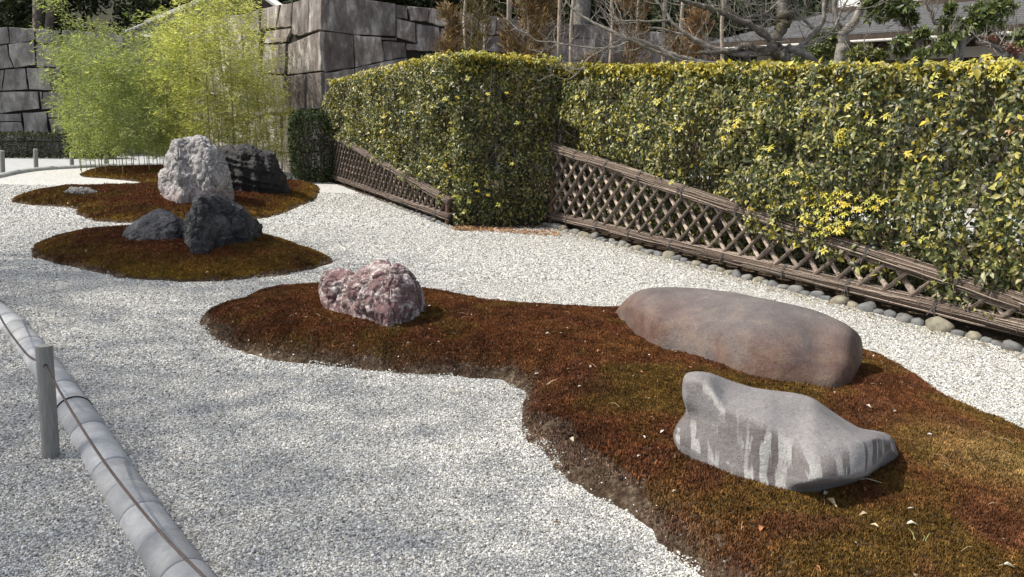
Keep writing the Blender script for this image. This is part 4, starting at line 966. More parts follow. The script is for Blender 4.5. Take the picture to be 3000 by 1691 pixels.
RP = [[(950,-14),(1157,12),(1157,108),(1034,101),(950,90)],[(950,92),(1032,103),(1038,198),(950,212)],[(1034,103),(1114,110),(1122,179),(1040,199)],[(1157,13),(1192,19),(1193,58),(1159,53)],[(1193,19),(1253,24),(1250,64),(1200,62)],
      [(1159,55),(1214,68),(1215,127),(1161,110)],[(1115,111),(1160,112),(1161,119),(1116,118)],[(1117,120),(1184,127),(1188,167),(1122,179)],[(1216,69),(1286,81),(1288,152),(1224,150),(1219,117)],[(1255,25),(1334,33),(1332,73),(1290,79),(1251,66)],
      [(1188,128),(1222,130),(1223,149),(1188,147)],[(1336,35),(1395,42),(1401,90),(1385,104),(1336,74)],[(1400,43),(1453,50),(1449,101),(1406,106)],[(1456,52),(1488,56),(1486,104),(1452,102)],[(1388,110),(1460,105),(1480,152),(1383,150)],
      [(1290,83),(1333,77),(1382,108),(1380,152),(1290,152)],[(950,214),(1036,201),(1038,300),(950,310)],[(1039,201),(1122,181),(1190,170),(1194,290),(1042,300)]]
PR = [[wp(x, y, WC, UR, NR) for x, y in p] for p in RP]
uR0 = wp(1489, 60, WC, UR, NR)[0]; zt = wp(1480, 52, WC, UR, NR)[1]
root = thing('stone_wall', 'tall dark wall of huge cut stone blocks meeting in a sharp corner', 'stone wall', tuple(WC))
far = rows(uR0, uR0 + 7.5, [0, .8, 1.6, 2.4, 3.1, 3.72, zt], .7, 1.35, 5)
low = rows(0, uR0, [0, .62, 1.25, 1.9], 1.0, 1.7, 6, .02); mid = rows(wp(1290, 152, WC, UR, NR)[0] - .5, uR0, [1.95, 2.55, 3.05], .8, 1.3, 9, .02)
wall_pieces(root, WC, UR, NR, PR + far + low + mid, M_STONE_R, 100)
LP_ = [[(864,8),(909,-8),(909,98),(884,107),(863,100)],[(911,-8),(948,-17),(948,89),(911,97)],[(848,130),(948,93),(948,208),(846,221)],[(847,224),(901,217),(899,323),(850,332)],[(904,216),(948,211),(948,318),(903,322)],[(835,337),(948,321),(948,442),(835,447)],
       [(835,450),(948,445),(948,530),(835,519)],[(831,14),(863,9),(862,80),(820,84)],[(775,26),(828,15),(817,83),(769,85)],[(789,92),(860,83),(845,124),(785,128)],[(777,131),(843,128),(842,217),(773,215)],[(773,218),(844,222),(846,330),(773,335)],[(770,338),(832,339),(832,445),(770,440)],[(768,443),(832,450),(832,516),(768,505)]]
PL_ = [[wp(x, y, WC, UL, NL) for x, y in p] for p in LP_]
uL0 = wp(770, 200, WC, UL, NL)[0]; zl = wp(800, 20, WC, UL, NL)[1]
wall_pieces(root, WC, UL, NL, PL_ + rows(uL0, 8.5, [0, .75, 1.5, 2.3, 3.0, 3.6, zl - .05], .8, 1.5, 7), M_STONE_R, 300)
# wall fill behind the stones
Zt = zl - .06
V = [WC + UR * 0 - NR * .02, WC + UR * (uR0 + 7.5) - NR * .02, WC + UR * (uR0 + 7.5) - NR * 1.5, WC - NR * 1.8 - NL * 1.8, WC + UL * 8.5 - NL * 1.5, WC + UL * 8.5 - NL * .02]
V = [tuple(v[:2]) for v in V]; n = len(V); me = bpy.data.meshes.new('wall_fill'); me.from_pydata([(x - WC[0], y - WC[1], 0) for x, y in V] + [(x - WC[0], y - WC[1], Zt) for x, y in V], [], [tuple(range(n, 2 * n))] + [(i, (i + 1) % n, n + (i + 1) % n, n + i) for i in range(n)])
me.materials.append(M_DARK); link('wall_fill', me, root)
# far left wall
WA = DP(0, 300, 24.5); WB = DP(330, 300, 25.9); WA[2] = WB[2] = 0; UW = (WB - WA) / np.linalg.norm(WB - WA); NW = np.array([UW[1], -UW[0], 0.])
LL = [[(-30,84),(22,80),(30,127),(-30,137)],[(25,80),(101,84),(101,118),(60,126),(31,128)],[(104,85),(172,90),(172,129),(106,125)],[(-30,139),(22,131),(26,165),(39,198),(-30,207)],[(26,130),(99,121),(106,190),(42,199),(28,165)],[(103,130),(181,133),(182,198),(110,195)],
      [(-30,209),(13,206),(5,266),(-30,268)],[(15,204),(74,201),(82,262),(6,267)],[(78,200),(140,199),(152,264),(86,262)],[(143,199),(182,201),(184,266),(155,264)],[(-30,270),(112,268),(117,318),(5,332),(-30,331)],[(115,268),(124,270),(121,317)],[(126,270),(188,270),(190,322),(122,320)],
      [(-30,334),(62,333),(64,355),(-30,357)],[(-30,359),(64,358),(72,412),(-30,416)],[(67,331),(136,327),(140,375),(152,415),(75,412)],[(139,325),(190,325),(192,345),(142,344)],[(142,347),(190,348),(195,414),(156,414)],[(-30,418),(80,415),(80,470),(-30,475)],[(82,415),(195,417),(195,466),(82,470)]]
PW = [[wp(x, y, WA, UW, NW) for x, y in p] for p in LL]; uw = wp(192, 200, WA, UW, NW)[0]; zw = wp(172, 90, WA, UW, NW)[1]
root = thing('stone_wall', 'lower grey dry stone wall far behind the bamboo at the left edge', 'stone wall', tuple(WA))
wall_pieces(root, WA, UW, NW, PW + rows(uw, 6.5, [0, .7, 1.35, 2.0, 2.7, 3.35, zw], .7, 1.2, 17), M_STONE_L, 600)
m = MB(); q0 = np.array([*(WA + UW * -3)[:2], 0.]); q1 = WA + UW * 6.5
V = [q0 - NW * .02, q1 - NW * .02, q1 - NW * 1.2, q0 - NW * 1.2]; me = bpy.data.meshes.new('wall_fill'); me.from_pydata([(*(v - WA)[:2], 0) for v in V] + [(*(v - WA)[:2], zw - .06) for v in V], [], [(4, 5, 6, 7)] + [(i, (i + 1) % 4, 4 + (i + 1) % 4, 4 + i) for i in range(4)]); me.materials.append(M_DARK); link('wall_fill', me, root)

# ------------------------------------------------------------------ plants: generic foliage
def foliage(P, L, W, cols, seed, up=.3, mesh='leaves', mat=None, dirs=None):
    r = np.random.default_rng(seed); n = len(P); Nr = unit(r.normal(0, 1, (n, 3)) + [0, 0, up * 2]); T = unit(np.cross(Nr, r.normal(0, 1, (n, 3)))) if dirs is None else unit(dirs)
    c = np.array(cols)[r.integers(0, len(cols), n)] * np.exp(r.normal(0, .25, (n, 1))); Ls = L * np.exp(r.normal(0, .25, n))
    V, Fc, cc = leaf_simple(P, Nr, T, Ls, Ls * W, c); return fmesh(mesh, V, Fc, mat or M_NEEDLE, cc)
def blob_points(n, ctr, rad, r, shell=.55, lump=.35, seed=0):
    d = unit(r.normal(0, 1, (n * 2, 3))); k = 1 + lump * (fbm(d * 1.9 + seed, 3, seed) - .5) * 2; q = d * (shell + (1 - shell) * r.random((n * 2, 1)) ** .5) * k[:, None]
    keep = fbm(q * 3.2 + 7 + seed, 3, seed + 1) > .46; q = q[keep][:n]; return np.array(ctr) + q * np.array(rad)
# clipped low hedge and round shrub
def clipped(name, label, cat, ctr, half, n, L, cols, seed, roundness=4):
    r = np.random.default_rng(seed); root = thing(name, label, cat, (ctr[0], ctr[1], 0)); d = r.uniform(-1, 1, (n * 3, 3)); q = (np.abs(d) ** roundness).sum(1) ** (1 / roundness); d = d / q[:, None] * r.uniform(.82, 1.04, (len(d), 1)); d = d[:n] * half; d[:, 2] += half[2]
    me = foliage(d, L, .55, cols, seed, .4); o = link('leaves', me, root); o['kind'] = 'stuff'
    m = MB()
    for k in range(14):
        x, y = r.uniform(-.5, .5) * half[0], r.uniform(-.5, .5) * half[1]; m.tube([(x, y, 0), (x + r.normal(0, .06), y + r.normal(0, .06), half[2]), (x + r.normal(0, .15), y + r.normal(0, .15), half[2] * 1.8)], [.02, .014, .005], 5, cap=False)
    m.build('stems', M_BARKD, root); return root
p = G(925, 537); clipped('round_shrub', 'small dark rounded shrub between the corner wall and the further fence', 'shrub', (p[0] - .12, p[1] + .35), np.array([.48, .5, .78]), 9000, .05, [(.03, .045, .016), (.05, .07, .025), (.02, .03, .012)], 21)
p0 = G(20, 470); o = clipped('low_clipped_hedge', 'low flat topped dark green hedge beneath the far left wall', 'hedge', (-14.6, 23.2), np.array([2.6, .45, .36]), 16000, .06, [(.04, .05, .022), (.06, .07, .03), (.03, .035, .02)], 22, 8)
o.rotation_euler = (0, 0, .25)
# bamboo
def bamboo_variant(seed, H, cols, n=1900):
    r = np.random.default_rng(seed); m = MB(); cv = []; lean = r.normal(0, .10, 2); k = 10
    for t in np.linspace(0, 1, k): cv.append(np.array([lean[0] * t * t * H * .45, lean[1] * t * t * H * .45, H * t]))
    m.tube(cv, [.011 * (1 - .75 * t / (k - 1)) for t in range(k)], 6, cap=False)
    z0 = 0; P = []; Dd = []
    nb = 34; tw = MB()
    for b in range(nb):
        t = .14 + .86 * (b + r.random()) / nb; z = H * t; c = np.array([lean[0] * t * t * H * .45, lean[1] * t * t * H * .45, z]); a = r.uniform(0, 6.28); ln = (.75 * math.sin(math.pi * min(1, (t - .08) * .95)) ** .7 + .14) * r.uniform(.6, 1.15)
        d = np.array([math.cos(a), math.sin(a), r.uniform(.25, .8)]); d /= np.linalg.norm(d); e = c + d * ln - np.array([0, 0, .12 * ln]); tw.tube([c, c + d * ln * .55, e], [.003, .0022, .001], 3, cap=False)
        kk = int(n / nb); s_ = r.random(kk) ** .6; q = c + (e - c) * s_[:, None] + r.normal(0, .075, (kk, 3)); P.append(q); Dd.append(np.c_[d[0] + r.normal(0, .6, kk), d[1] + r.normal(0, .6, kk), r.uniform(-.9, .45, kk)])
    P = np.concatenate(P); Dd = np.concatenate(Dd)
    return m.mesh('culm', M_CULM, True), foliage(P, .095, .17, cols, seed + 1, .2, mat=M_BAMBOO, dirs=Dd), tw.mesh('twigs', M_CULM)
M_CULM = mat_plain('bamboo_culm', (.17, .18, .06), .5, .25, 8, .001)
GRN = [(.21, .26, .09), (.28, .32, .11), (.16, .20, .08), (.36, .37, .14)]; YEL = [(.42, .44, .15), (.52, .51, .17), (.33, .36, .13), (.60, .57, .24)]
bv = {'g': [bamboo_variant(k, h, GRN) for k, h in ((1, 3.1), (2, 3.5), (3, 2.7), (4, 3.3), (5, 2.9))], 'y': [bamboo_variant(k, h, YEL) for k, h in ((11, 3.5), (12, 3.9), (13, 3.0), (14, 3.6), (15, 3.2))]}
def cane(px, py, H, kd, label, group, Yo=0):
    v = bv[kd][int(r_.integers(0, 5))]; p = G(px, py); p[1] += Yo; zb = max(0, mound_at(p[0], p[1])) - .02
    root = thing('bamboo_cane', label, 'bamboo', (p[0], p[1], zb), group); s = H / 3.3; root.scale = (s * r_.uniform(.85, 1.1),) * 2 + (s,); root.rotation_euler = (0, 0, r_.uniform(0, 6.28))
    for nm, me in zip(('culm', 'leaves', 'twigs'), v):
        o = bpy.data.objects.new(nm, me); COL.objects.link(o); o.parent = root
        if nm == 'leaves': o['kind'] = 'stuff'
LG = 'slender green bamboo cane in the left clump behind the far moss mound'; LY = 'slender yellow leaved bamboo cane in the right clump before the corner wall'
for (x, y) in [(240,511),(268,508),(282,517),(300,503),(312,520),(334,500),(352,505),(362,522),(372,500),(388,502),(395,518),(425,496),(433,500),(440,523),(450,497),(462,499),(470,496),(480,497),(486,503),(492,498),(320,496),(410,506),(345,515),(255,504),(498,506)]:
    H = np.interp(x, [230, 300, 420, 500], [2.5, 3.2, 3.35, 3.3]) * r_.uniform(.74, 1.08); cane(x, y, H, 'g', LG, 'bamboo canes of the left clump')
for x in np.linspace(500, 842, 27):
    H = np.interp(x, [500, 560, 700, 760, 845], [3.4, 3.9, 4.0, 3.2, 1.9]) * r_.uniform(.74, 1.06); cane(x + r_.normal(0, 5), r_.uniform(504, 520) if x > 600 else r_.uniform(500, 512), H, 'y', LY, 'bamboo canes of the right clump')
# two taller tops at the back of the left clump
cane(225 * 1.05, 500, 3.75, 'g', 'tall green bamboo cane rising above the left clump near its left side', None); cane(292, 498, 3.95, 'g', 'tallest green bamboo cane of the left clump', None)

# ------------------------------------------------------------------ gate building behind the bamboo
M_KAWARA = mat_plain('grey_roof_tile', (.22, .22, .22), .5, .35, 8, .01); M_PLASTER = mat_plain('white_plaster', (.72, .71, .68), .9, .06, 3, .002); M_TIMBER = mat_plain('dark_timber', (.045, .03, .022), .7, .3, 9, .004)
gx = DP(372, 98, 28); gy = DP(660, -15, 26)
root = thing('gate_building', 'grey tiled gate roof and white gable showing above the bamboo', 'building', (gx[0], gx[1], 0)); loc = (gx[0], gx[1], 0)
e0 = np.array([gx[0], gx[1], gx[2]]); e1 = DP(612, 2, 26.5); bk = np.array([1.2, 3.0, .9])
m = MB(); m.add([e0, e1, e1 + bk, e0 + bk, e0 - [0, 0, .18], e1 - [0, 0, .18], e1 + bk - [0, 0, .18], e0 + bk - [0, 0, .18]], [(0, 1, 2, 3), (7, 6, 5, 4), (0, 4, 5, 1), (1, 5, 6, 2), (2, 6, 7, 3), (3, 7, 4, 0)]); m.build('roof_slab', M_KAWARA, root, loc=loc)
for k in range(20):
    m = MB(); c = e0 + (e1 - e0) * (k + .5) / 20 + [0, 0, .03]; m.tube([c - bk * .03, c + bk * .5, c + bk], .085, 8); m.build('roof_tile', M_KAWARA, root, True, loc)
m = MB(); m.tube([e0 + bk * .28 + [0, 0, .16], e1 + bk * .28 + [0, 0, .16]], .14, 8); m.build('ridge_tile', M_KAWARA, root, True, loc)
w0 = DP(375, 125, 29.5); w1 = DP(790, 60, 26.5)
m = MB(); V = [(w0[0], w0[1], 0), (w1[0], w1[1], 0), (w1[0], w1[1] + .3, 0), (w0[0], w0[1] + .3, 0)]; zt_ = [DP(375, 130, 29.5)[2], DP(655, 0, 27.5)[2] + .6]; V += [(V[0][0], V[0][1], zt_[0]), (V[1][0], V[1][1], zt_[1] + .6), (V[2][0], V[2][1], zt_[1] + .6), (V[3][0], V[3][1], zt_[0])]
m.add(V, [(0, 1, 5, 4), (1, 2, 6, 5), (2, 3, 7, 6), (3, 0, 4, 7), (4, 5, 6, 7)]); m.build('plaster_wall', M_PLASTER, root, loc=loc)
a = DP(668, 10, 25.9); b = DP(790, 10, 25.6); m = MB(); m.box(a[0], b[0], a[1] - .1, a[1] + .4, 2.5, 6.4); m.build('timber_panel', M_TIMBER, root, loc=loc)
a = DP(775, -12, 25.0); b = DP(850, 40, 24.6); m = MB(); m.tube([a, b], .1, 6); m.build('barge_board', M_PLASTER, root, loc=loc)

# ------------------------------------------------------------------ house upper right
ea = DP(2075, 126, 18.6); eb = DP(3060, 61, 13.45); hU = eb - ea; hU[2] = 0; hL = np.linalg.norm(hU); hU /= hL; hB = np.array([-hU[1], hU[0], 0.])
if hB[1] < 0: hB = -hB
ze = (ea[2] + eb[2]) / 2; print('eave', ea, eb)
root = thing('house', 'single storey house front with long grey shingle roof and white upper wall, behind the hedge', 'house', (ea[0], ea[1], 0)); loc = (ea[0], ea[1], 0)
def m_shingle():
    m = N('shingle_roof', .8, .25); p = m.pos(); n = m.noise(p, 4, 6, .7); f = m.noise(m.pos(scale=(1, 1, 1)), 40, 3, .6)
    c = m.ramp(n, [(.3, (.07, .07, .075)), (.7, (.125, .125, .13))]); c = m.mix(1., c, m.ramp(f, [(.3, .8), (.7, 1.1)]), 'MULTIPLY'); m.color(c); m.bump(f, .004); return m.m
M_SHING = m_shingle(); NR_ = 15; depth = 2.2
rise = .5 * (PLN(2240, 58, ea + hB * depth, hB)[2] + PLN(2697, 14, ea + hB * depth, hB)[2]) - ze; print('rise', rise)
sl0 = hL + 4
hipw = 1.9
for k in range(NR_):   # courses of shingles, each a board lapping the one below
    t0, t1 = k / NR_, (k + 1.35) / NR_; m = MB(); sa = hipw * t0 * .8; sb = hipw * t1 * .8
    P = lambda s, t, dz: np.array([*(ea + hU * s + hB * depth * t)[:2], ze + rise * t + dz])
    V = [P(sa, t0, .02), P(sl0, t0, .02), P(sl0, t1, -.005), P(sb, t1, -.005), P(sa, t0, -.02), P(sl0, t0, -.02), P(sl0, t1, -.03), P(sb, t1, -.03)]
    m.add(V, [(0, 1, 2, 3), (7, 6, 5, 4), (0, 4, 5, 1), (1, 5, 6, 2), (2, 6, 7, 3), (3, 7, 4, 0)]); m.build('shingle_course', M_SHING, root, loc=loc)
def hbox(nm, s0, s1, t0, t1, z0, z1, mat):
    m = MB(); c = [np.array([*(ea + hU * s + hB * t)[:2], z]) for z in (z0, z1) for t in (t0, t1) for s in (s0, s1)]
    m.add(c, [(0, 2, 3, 1), (4, 5, 7, 6), (0, 1, 5, 4), (2, 6, 7, 3), (0, 4, 6, 2), (1, 3, 7, 5)]); return m.build(nm, mat, root, loc=loc)
M_GUT = mat_plain('pale_gutter', (.42, .41, .38), .5, .1); M_OLIVE = mat_plain('brown_clay_wall', (.16, .135, .09), .9, .1, 2, .002)
hbox('eave_board', .02, sl0, -.01, .06, ze - .14, ze - .03, M_TIMBER); m = MB(); m.tube([np.array([*(ea + hU * s - hB * .07)[:2], ze - .16 - .0 * s]) for s in (.1, sl0)], .028, 8); m.build('gutter', M_GUT, root, True, loc)
hbox('soffit', .1, sl0, .06, 2.5, ze - .06, ze - .035, M_TIMBER); hbox('eave_beam', .5, sl0, 1.2, 1.34, ze - .42, ze - .24, M_GUT)
hbox('clay_wall', 1.2, sl0, 2.0, 2.15, 0, ze - .06, M_OLIVE)
for s in (1.25, 2.9, 4.75, 6.6, 8.4, 9.3): hbox('timber_post', s, s + .14, 1.93, 2.0, 0, ze - .06, M_TIMBER)
hbox('window_opening', 4.95, 6.5, 1.96, 1.995, .9, 2.5, M_TIMBER)
hbox('upper_wall', 1.7, sl0, depth, depth + .2, ze + rise - .05, ze + rise + 3.2, M_PLASTER)
hbox('sill_beam', 1.65, sl0, depth - .06, depth - .003, ze + rise - .02, ze + rise + .10, M_TIMBER)
for s in (1.65, 3.1, 4.7, 6.4, 8.2): hbox('upper_timber', s, s + .13, depth - .05, depth - .004, ze + rise + .1, ze + rise + 3.2, M_TIMBER)

# ------------------------------------------------------------------ bare tree behind the hedge
def branch(m, pts, r0, r1, Y, n=8, dy=0.):
    P = [DP(x, y, Y + dy * i) for i, (x, y) in enumerate(pts)]; Q = spline(P, 5); k = len(Q); rr = np.linspace(r0, r1, k) * (1 + .10 * np.sin(np.arange(k) * 1.7)); m.tube(list(Q + r_.normal(0, .004, Q.shape)), list(rr), n); return Q
def twigs(m, Q, n, ln, rad):
    for k in range(n):
        i = int(r_.integers(1, len(Q) - 1)); t = Q[i + 1] - Q[i - 1]; t /= np.linalg.norm(t); d = unit((t * .7 + r_.normal(0, .55, 3) + [0, 0, .1])[None])[0]; p = Q[i]; pts = [p]; L = ln * r_.uniform(.5, 1.3)
        for j in range(6): d = unit((d + r_.normal(0, .22, 3) + [0, 0, .13])[None])[0]; p = p + d * L / 6; pts.append(p)
        m.tube(pts, [rad * (1 - j / 7.5) for j in range(7)], 4, cap=False)
        for q in range(3):
            p2 = pts[2 + q]; d2 = unit((d + r_.normal(0, .6, 3))[None])[0]; m.tube([p2, p2 + d2 * L * .18, p2 + d2 * L * .33 + [0, 0, .04]], [rad * .5, rad * .35, rad * .2], 3, cap=False)
tb = DP(2290, 190, 11); root = thing('bare_tree', 'leafless crooked tree with mossy trunk and long branches reaching left behind the hedge', 'tree', (tb[0], tb[1], 0)); loc = (tb[0], tb[1], 0)
m = MB(); Pt = [np.array([tb[0] + .1, tb[1], 0.]), np.array([tb[0] + .05, tb[1], 1.2])] + [DP(x, y, 11) for x, y in [(2292,205),(2278,152),(2264,122),(2287,86),(2302,58),(2294,34),(2310,-30),(2330,-90)]]
Q = spline(Pt, 6); rr = np.interp(np.linspace(0, 1, len(Q)), [0, .3, .55, .7, .85, 1], [.14, .10, .075, .09, .075, .05]) * (1 + .12 * np.sin(np.arange(len(Q)) * 1.3)); m.tube(list(Q + r_.normal(0, .012, Q.shape)), list(rr * 1.05), 12); m.build('trunk', M_MOSSBARK, root, True, loc)
BR = [([(2294,190),(2150,192),(2084,186),(2028,177),(1966,158),(1897,127),(1842,112),(1780,87),(1730,62),(1686,34),(1658,0),(1640,-40)],.045,.008,.06,9),([(2290,195),(2170,192),(2078,186),(2012,183),(1950,161),(1894,140),(1848,118),(1800,100)],.04,.01,-.05,5),([(2262,150),(2180,160),(2090,143),(2047,121),(2003,96),(1966,62),(1947,31),(1922,0),(1900,-40)],.045,.01,.03,7),
      ([(2268,125),(2258,115),(2214,84),(2152,53),(2090,28),(2034,12),(1997,0),(1950,-20)],.055,.02,-.04,6),([(1842,124),(1773,143),(1686,134),(1624,124),(1571,118),(1537,87)],.015,.005,.05,5),([(1773,143),(1724,171),(1702,205),(1668,231),(1640,228),(1618,217)],.010,.004,-.05,3),([(1960,60),(1873,62),(1811,59),(1786,43)],.014,.008,.05,4),
      ([(2003,102),(1932,84),(1900,80)],.016,.010,.0,2),([(2289,146),(2230,146),(2183,134),(2146,149),(2090,155),(2043,155)],.055,.022,.0,3),([(2302,171),(2340,140),(2383,99),(2411,62),(2414,0),(2420,-50)],.045,.02,.04,4),([(2383,84),(2349,53),(2327,31),(2287,0),(2260,-30)],.022,.010,.03,4),([(2402,93),(2436,90),(2458,50),(2480,0),(2490,-40)],.020,.010,.0,4),
      ([(2310,140),(2324,146),(2361,161),(2392,190)],.05,.055,0,1),([(2350,140),(2400,115),(2440,100),(2470,105),(2482,125)],.014,.006,0,2),([(2090,28),(2075,0),(2060,-40)],.025,.012,0,3),([(2287,0),(2230,45),(2150,50),(2110,35)],.012,.005,0,3),([(2302,60),(2250,58),(2180,56),(2140,30)],.010,.004,0,4),([(2400,40),(2330,60),(2260,50),(2215,30),(2170,0)],.010,.005,0,5),([(2470,60),(2500,30),(2560,20),(2590,0)],.010,.004,0,3)]
for pts, r0, r1, dy, nt_ in BR:
    m = MB(); Q = branch(m, pts, r0, r1, 11, 8, dy); m.build('branch', M_MOSSBARK if r0 > .05 else M_BARK, root, True, loc); m = MB(); twigs(m, Q, nt_ * 3, .55, .006); o = m.build('twigs', M_BARK, root, False, loc); o['kind'] = 'stuff'
tb = DP(2462, 190, 12); root = thing('pale_tree', 'pale smooth trunked tree forking above the hedge right of the crooked tree', 'tree', (tb[0], tb[1], 0)); loc = (tb[0], tb[1], 0)
m = MB(); m.tube(list(spline([np.array([tb[0], tb[1], 0])] + [DP(x, y, 12) for x, y in [(2460,190),(2473,130),(2470,96),(2498,71),(2520,31),(2532,0),(2545,-40)]], 5)), list(np.linspace(.095, .048, 36)), 10); m.build('trunk', M_BARK, root, True, loc)
m = MB(); branch(m, [(2470,96),(2456,75),(2448,45),(2445,15),(2448,-30)], .045, .03, 12); m.build('branch', M_BARK, root, True, loc)
# thin young trunks
POLE = [(1368,1368,'left of the first brown shrub'),(1490,1492,'right of the first brown shrub'),(1499,1497,'close beside its twin'),(1569,1568,'in the middle of the big brown shrub'),(1641,1637,'right of the big brown shrub'),(1683,1672,'in front of the thick grey trunk'),(1790,1788,'behind the low bare branches'),(1873,1865,'where the bare branches cross'),(2004,1990,'left of the orange shrub'),(2121,2116,'left of the house roof'),(1950,1942,'slanting behind the bare branches'),(1420,1421,'half hidden above the hedge block')]
for i, (xt, xb, lb) in enumerate(POLE):
    Y = 14.5 + (i % 4) * .7; a = DP(xb, 180, Y); b = DP(xt, -40, Y); root = thing('young_tree', 'thin bare upright young trunk ' + lb, 'tree', (a[0], a[1], 0)); m = MB()
    m.tube([np.array([a[0], a[1], 0]), a, (a + b) / 2 + r_.normal(0, .03, 3), b, b + (b - a) * .6], [.045, .036, .033, .028, .016], 8); m.build('trunk', M_POLE, root, True, (a[0], a[1], 0))
    m = MB(); Q = spline([a, (a + b) / 2, b, b + (b - a) * .5], 6); twigs(m, Q, 9, .5, .006); m.build('twigs', M_POLE, root, False, (a[0], a[1], 0))
# brown cedar saplings and shrubs
def feather_shrub(label, px, py, Y, H, Rr, n, cols, seed, name='cedar_shrub', spiky=1):
    r = np.random.default_rng(seed); b = DP(px, py, Y); root = thing(name, label, 'shrub', (b[0], b[1], 0)); top = H; P = []; Dd = []
    m = MB(); m.tube([(0, 0, 0), (r.normal(0, .05), 0, H * .5), (0, 0, H)], [.04, .03, .008], 6)
    nb = 60
    for k in range(nb):
        z = H * (.25 + .75 * (k + r.random()) / nb); a = r.uniform(0, 6.28); ln = Rr * (1.05 - (z / H) ** 2 * .8) * r.uniform(.6, 1.1); d = np.array([math.cos(a), math.sin(a), .75]); d /= np.linalg.norm(d); c = np.array([0, 0, z - .35 * ln]); m.tube([c, c + d * ln * .6, c + d * ln + [0, 0, .08]], [.008, .005, .002], 3, cap=False)
        q = int(n / nb); s_ = r.random(q) ** .7; P.append(c + d * ln * s_[:, None] + r.normal(0, .055, (q, 3))); Dd.append(np.c_[d[0] + r.normal(0, .35, q), d[1] + r.normal(0, .35, q), .7 + r.normal(0, .35, q)])
    m.build('stem', M_BARKD, root); o = link('leaves', foliage(np.concatenate(P), .11, .13, cols, seed, mat=M_NEEDLE, dirs=np.concatenate(Dd)), root); o['kind'] = 'stuff'
BRN = [(.15, .09, .045), (.20, .125, .06), (.11, .07, .035), (.17, .13, .065)]; ORB = [(.19, .11, .055), (.24, .135, .065), (.15, .10, .05)]
feather_shrub('brown feathery conifer shrub before the dark wall, left of the thin trunks', 1315, 150, 13.5, 3.25, .5, 5200, BRN, 1)
feather_shrub('tall brown feathery conifer shrub above the hedge corner', 1535, 150, 13.2, 4.3, .72, 8500, BRN, 2)
feather_shrub('brown conifer sapling behind the tall brown shrub', 1600, 150, 15.5, 3.9, .7, 4500, BRN, 3)
feather_shrub('small brown shrub left of the crossing bare branches', 1735, 150, 14, 2.6, .35, 2200, BRN, 4)
feather_shrub('orange brown shrub behind the bare branches', 2040, 150, 14, 3.35, .62, 5000, ORB, 5)
feather_shrub('small olive brown shrub under the orange brown one', 1985, 150, 13.0, 2.9, .4, 2500, BRN, 6)
feather_shrub('dull green brown shrub behind the hedge corner', 1400, 150, 14.5, 4.2, .6, 4200, [(.10, .09, .035), (.16, .12, .05)], 7)
feather_shrub('faint brown sapling at the top edge between trunks', 1850, 150, 16, 4.9, .8, 5200, [(.20, .11, .05), (.12, .09, .04)], 8)
# leafy green shrubs and small trees in front of the house
def leafy(label, blobs, Y, stems, n, seed, name='leafy_shrub', cols=None, L=.075):
    r = np.random.default_rng(seed); cols = cols or [(.075, .105, .035), (.11, .14, .04), (.05, .07, .028), (.17, .19, .05)]; b = DP(blobs[0][0], blobs[0][1], Y); root = thing(name, label, 'shrub' if 'shrub' in name else 'tree', (b[0], b[1], 0)); P = []
    for q, (x, y, rx_, ry_) in enumerate(blobs):
        c = DP(x, y, Y) - [b[0], b[1], 0]; k = Y / FPX * 1.0; P.append(blob_points(n, c, (rx_ * k, rx_ * k * .8, ry_ * k), r, .3, .5, seed + q))
    P = np.concatenate(P); nr = unit(r.normal(0, 1, (len(P), 3)) + [0, 0, .8]); T = unit(np.cross(nr, r.normal(0, 1, (len(P), 3)))); c = np.array(cols)[r.integers(0, len(cols), len(P))] * np.exp(r.normal(0, .2, (len(P), 1))); Ls = L * np.exp(r.normal(0, .2, len(P)))
    V, Fc, cc = leaf_mesh(P, nr, T, Ls, Ls * .42, c); o = link('leaves', fmesh('leaves', V, Fc, M_LEAF, cc), root); o['kind'] = 'stuff'; m = MB()
    for st in stems:
        Q = [DP(x, y, Y) for x, y in st]; Q = [np.array([Q[0][0], Q[0][1], 0.])] + Q; Q = spline(Q, 4); m.tube(list(Q), list(np.linspace(.04, .014, len(Q))), 6); twigs(m, Q[8:] if len(Q) > 12 else Q, 10, .4, .008)
    m.build('branches', M_BARK, root, True, (b[0], b[1], 0)); return root
leafy('dark green leafy shrub with branching crown before the house roof', [(2590,30,58,32),(2640,22,40,26),(2570,0,50,22),(2665,55,18,14)], 11.5, [[(2692,190),(2680,110),(2650,62),(2600,40)],[(2690,150),(2665,80),(2640,30),(2600,5)]], 650, 31, 'leafy_tree')
leafy('low bright green sprigs below the roof edge', [(2640,125,26,16),(2700,100,24,16),(2640,150,18,10)], 11, [[(2640,190),(2640,140)],[(2700,190),(2690,120)]], 220, 32)
leafy('spreading green shrub with pale bare stems at the right of the roof', [(2880,40,52,36),(2830,80,40,22),(2900,75,46,20),(2780,70,30,18),(2930,20,40,24),(2785,25,10,8)], 11, [[(2800,180),(2785,140),(2760,115)],[(2812,175),(2830,125),(2870,95),(2920,70)],[(2820,140),(2850,100),(2860,50)],[(2790,130),(2740,70),(2722,30)]], 480, 33, 'leafy_tree')
leafy('drooping dark leaved shrub with wide leaves right of the low sprigs', [(2760,140,34,20),(2700,160,20,12),(2790,110,30,14)], 10.5, [[(2700,190),(2740,150),(2780,120)]], 200, 34)
leafy('bushy olive shrub rising over the hedge left of the clay wall', [(2525,160,44,26),(2570,170,28,18)], 10.5, [[(2530,190),(2530,160)]], 900, 35, cols=[(.13, .14, .045), (.18, .18, .06), (.08, .10, .03)], L=.055)
leafy('dark green shrub between the two bare trees', [(2420,140,60,34),(2370,165,50,22),(2430,105,40,20)], 12.5, [[(2400,190),(2400,150)]], 900, 36, L=.06)
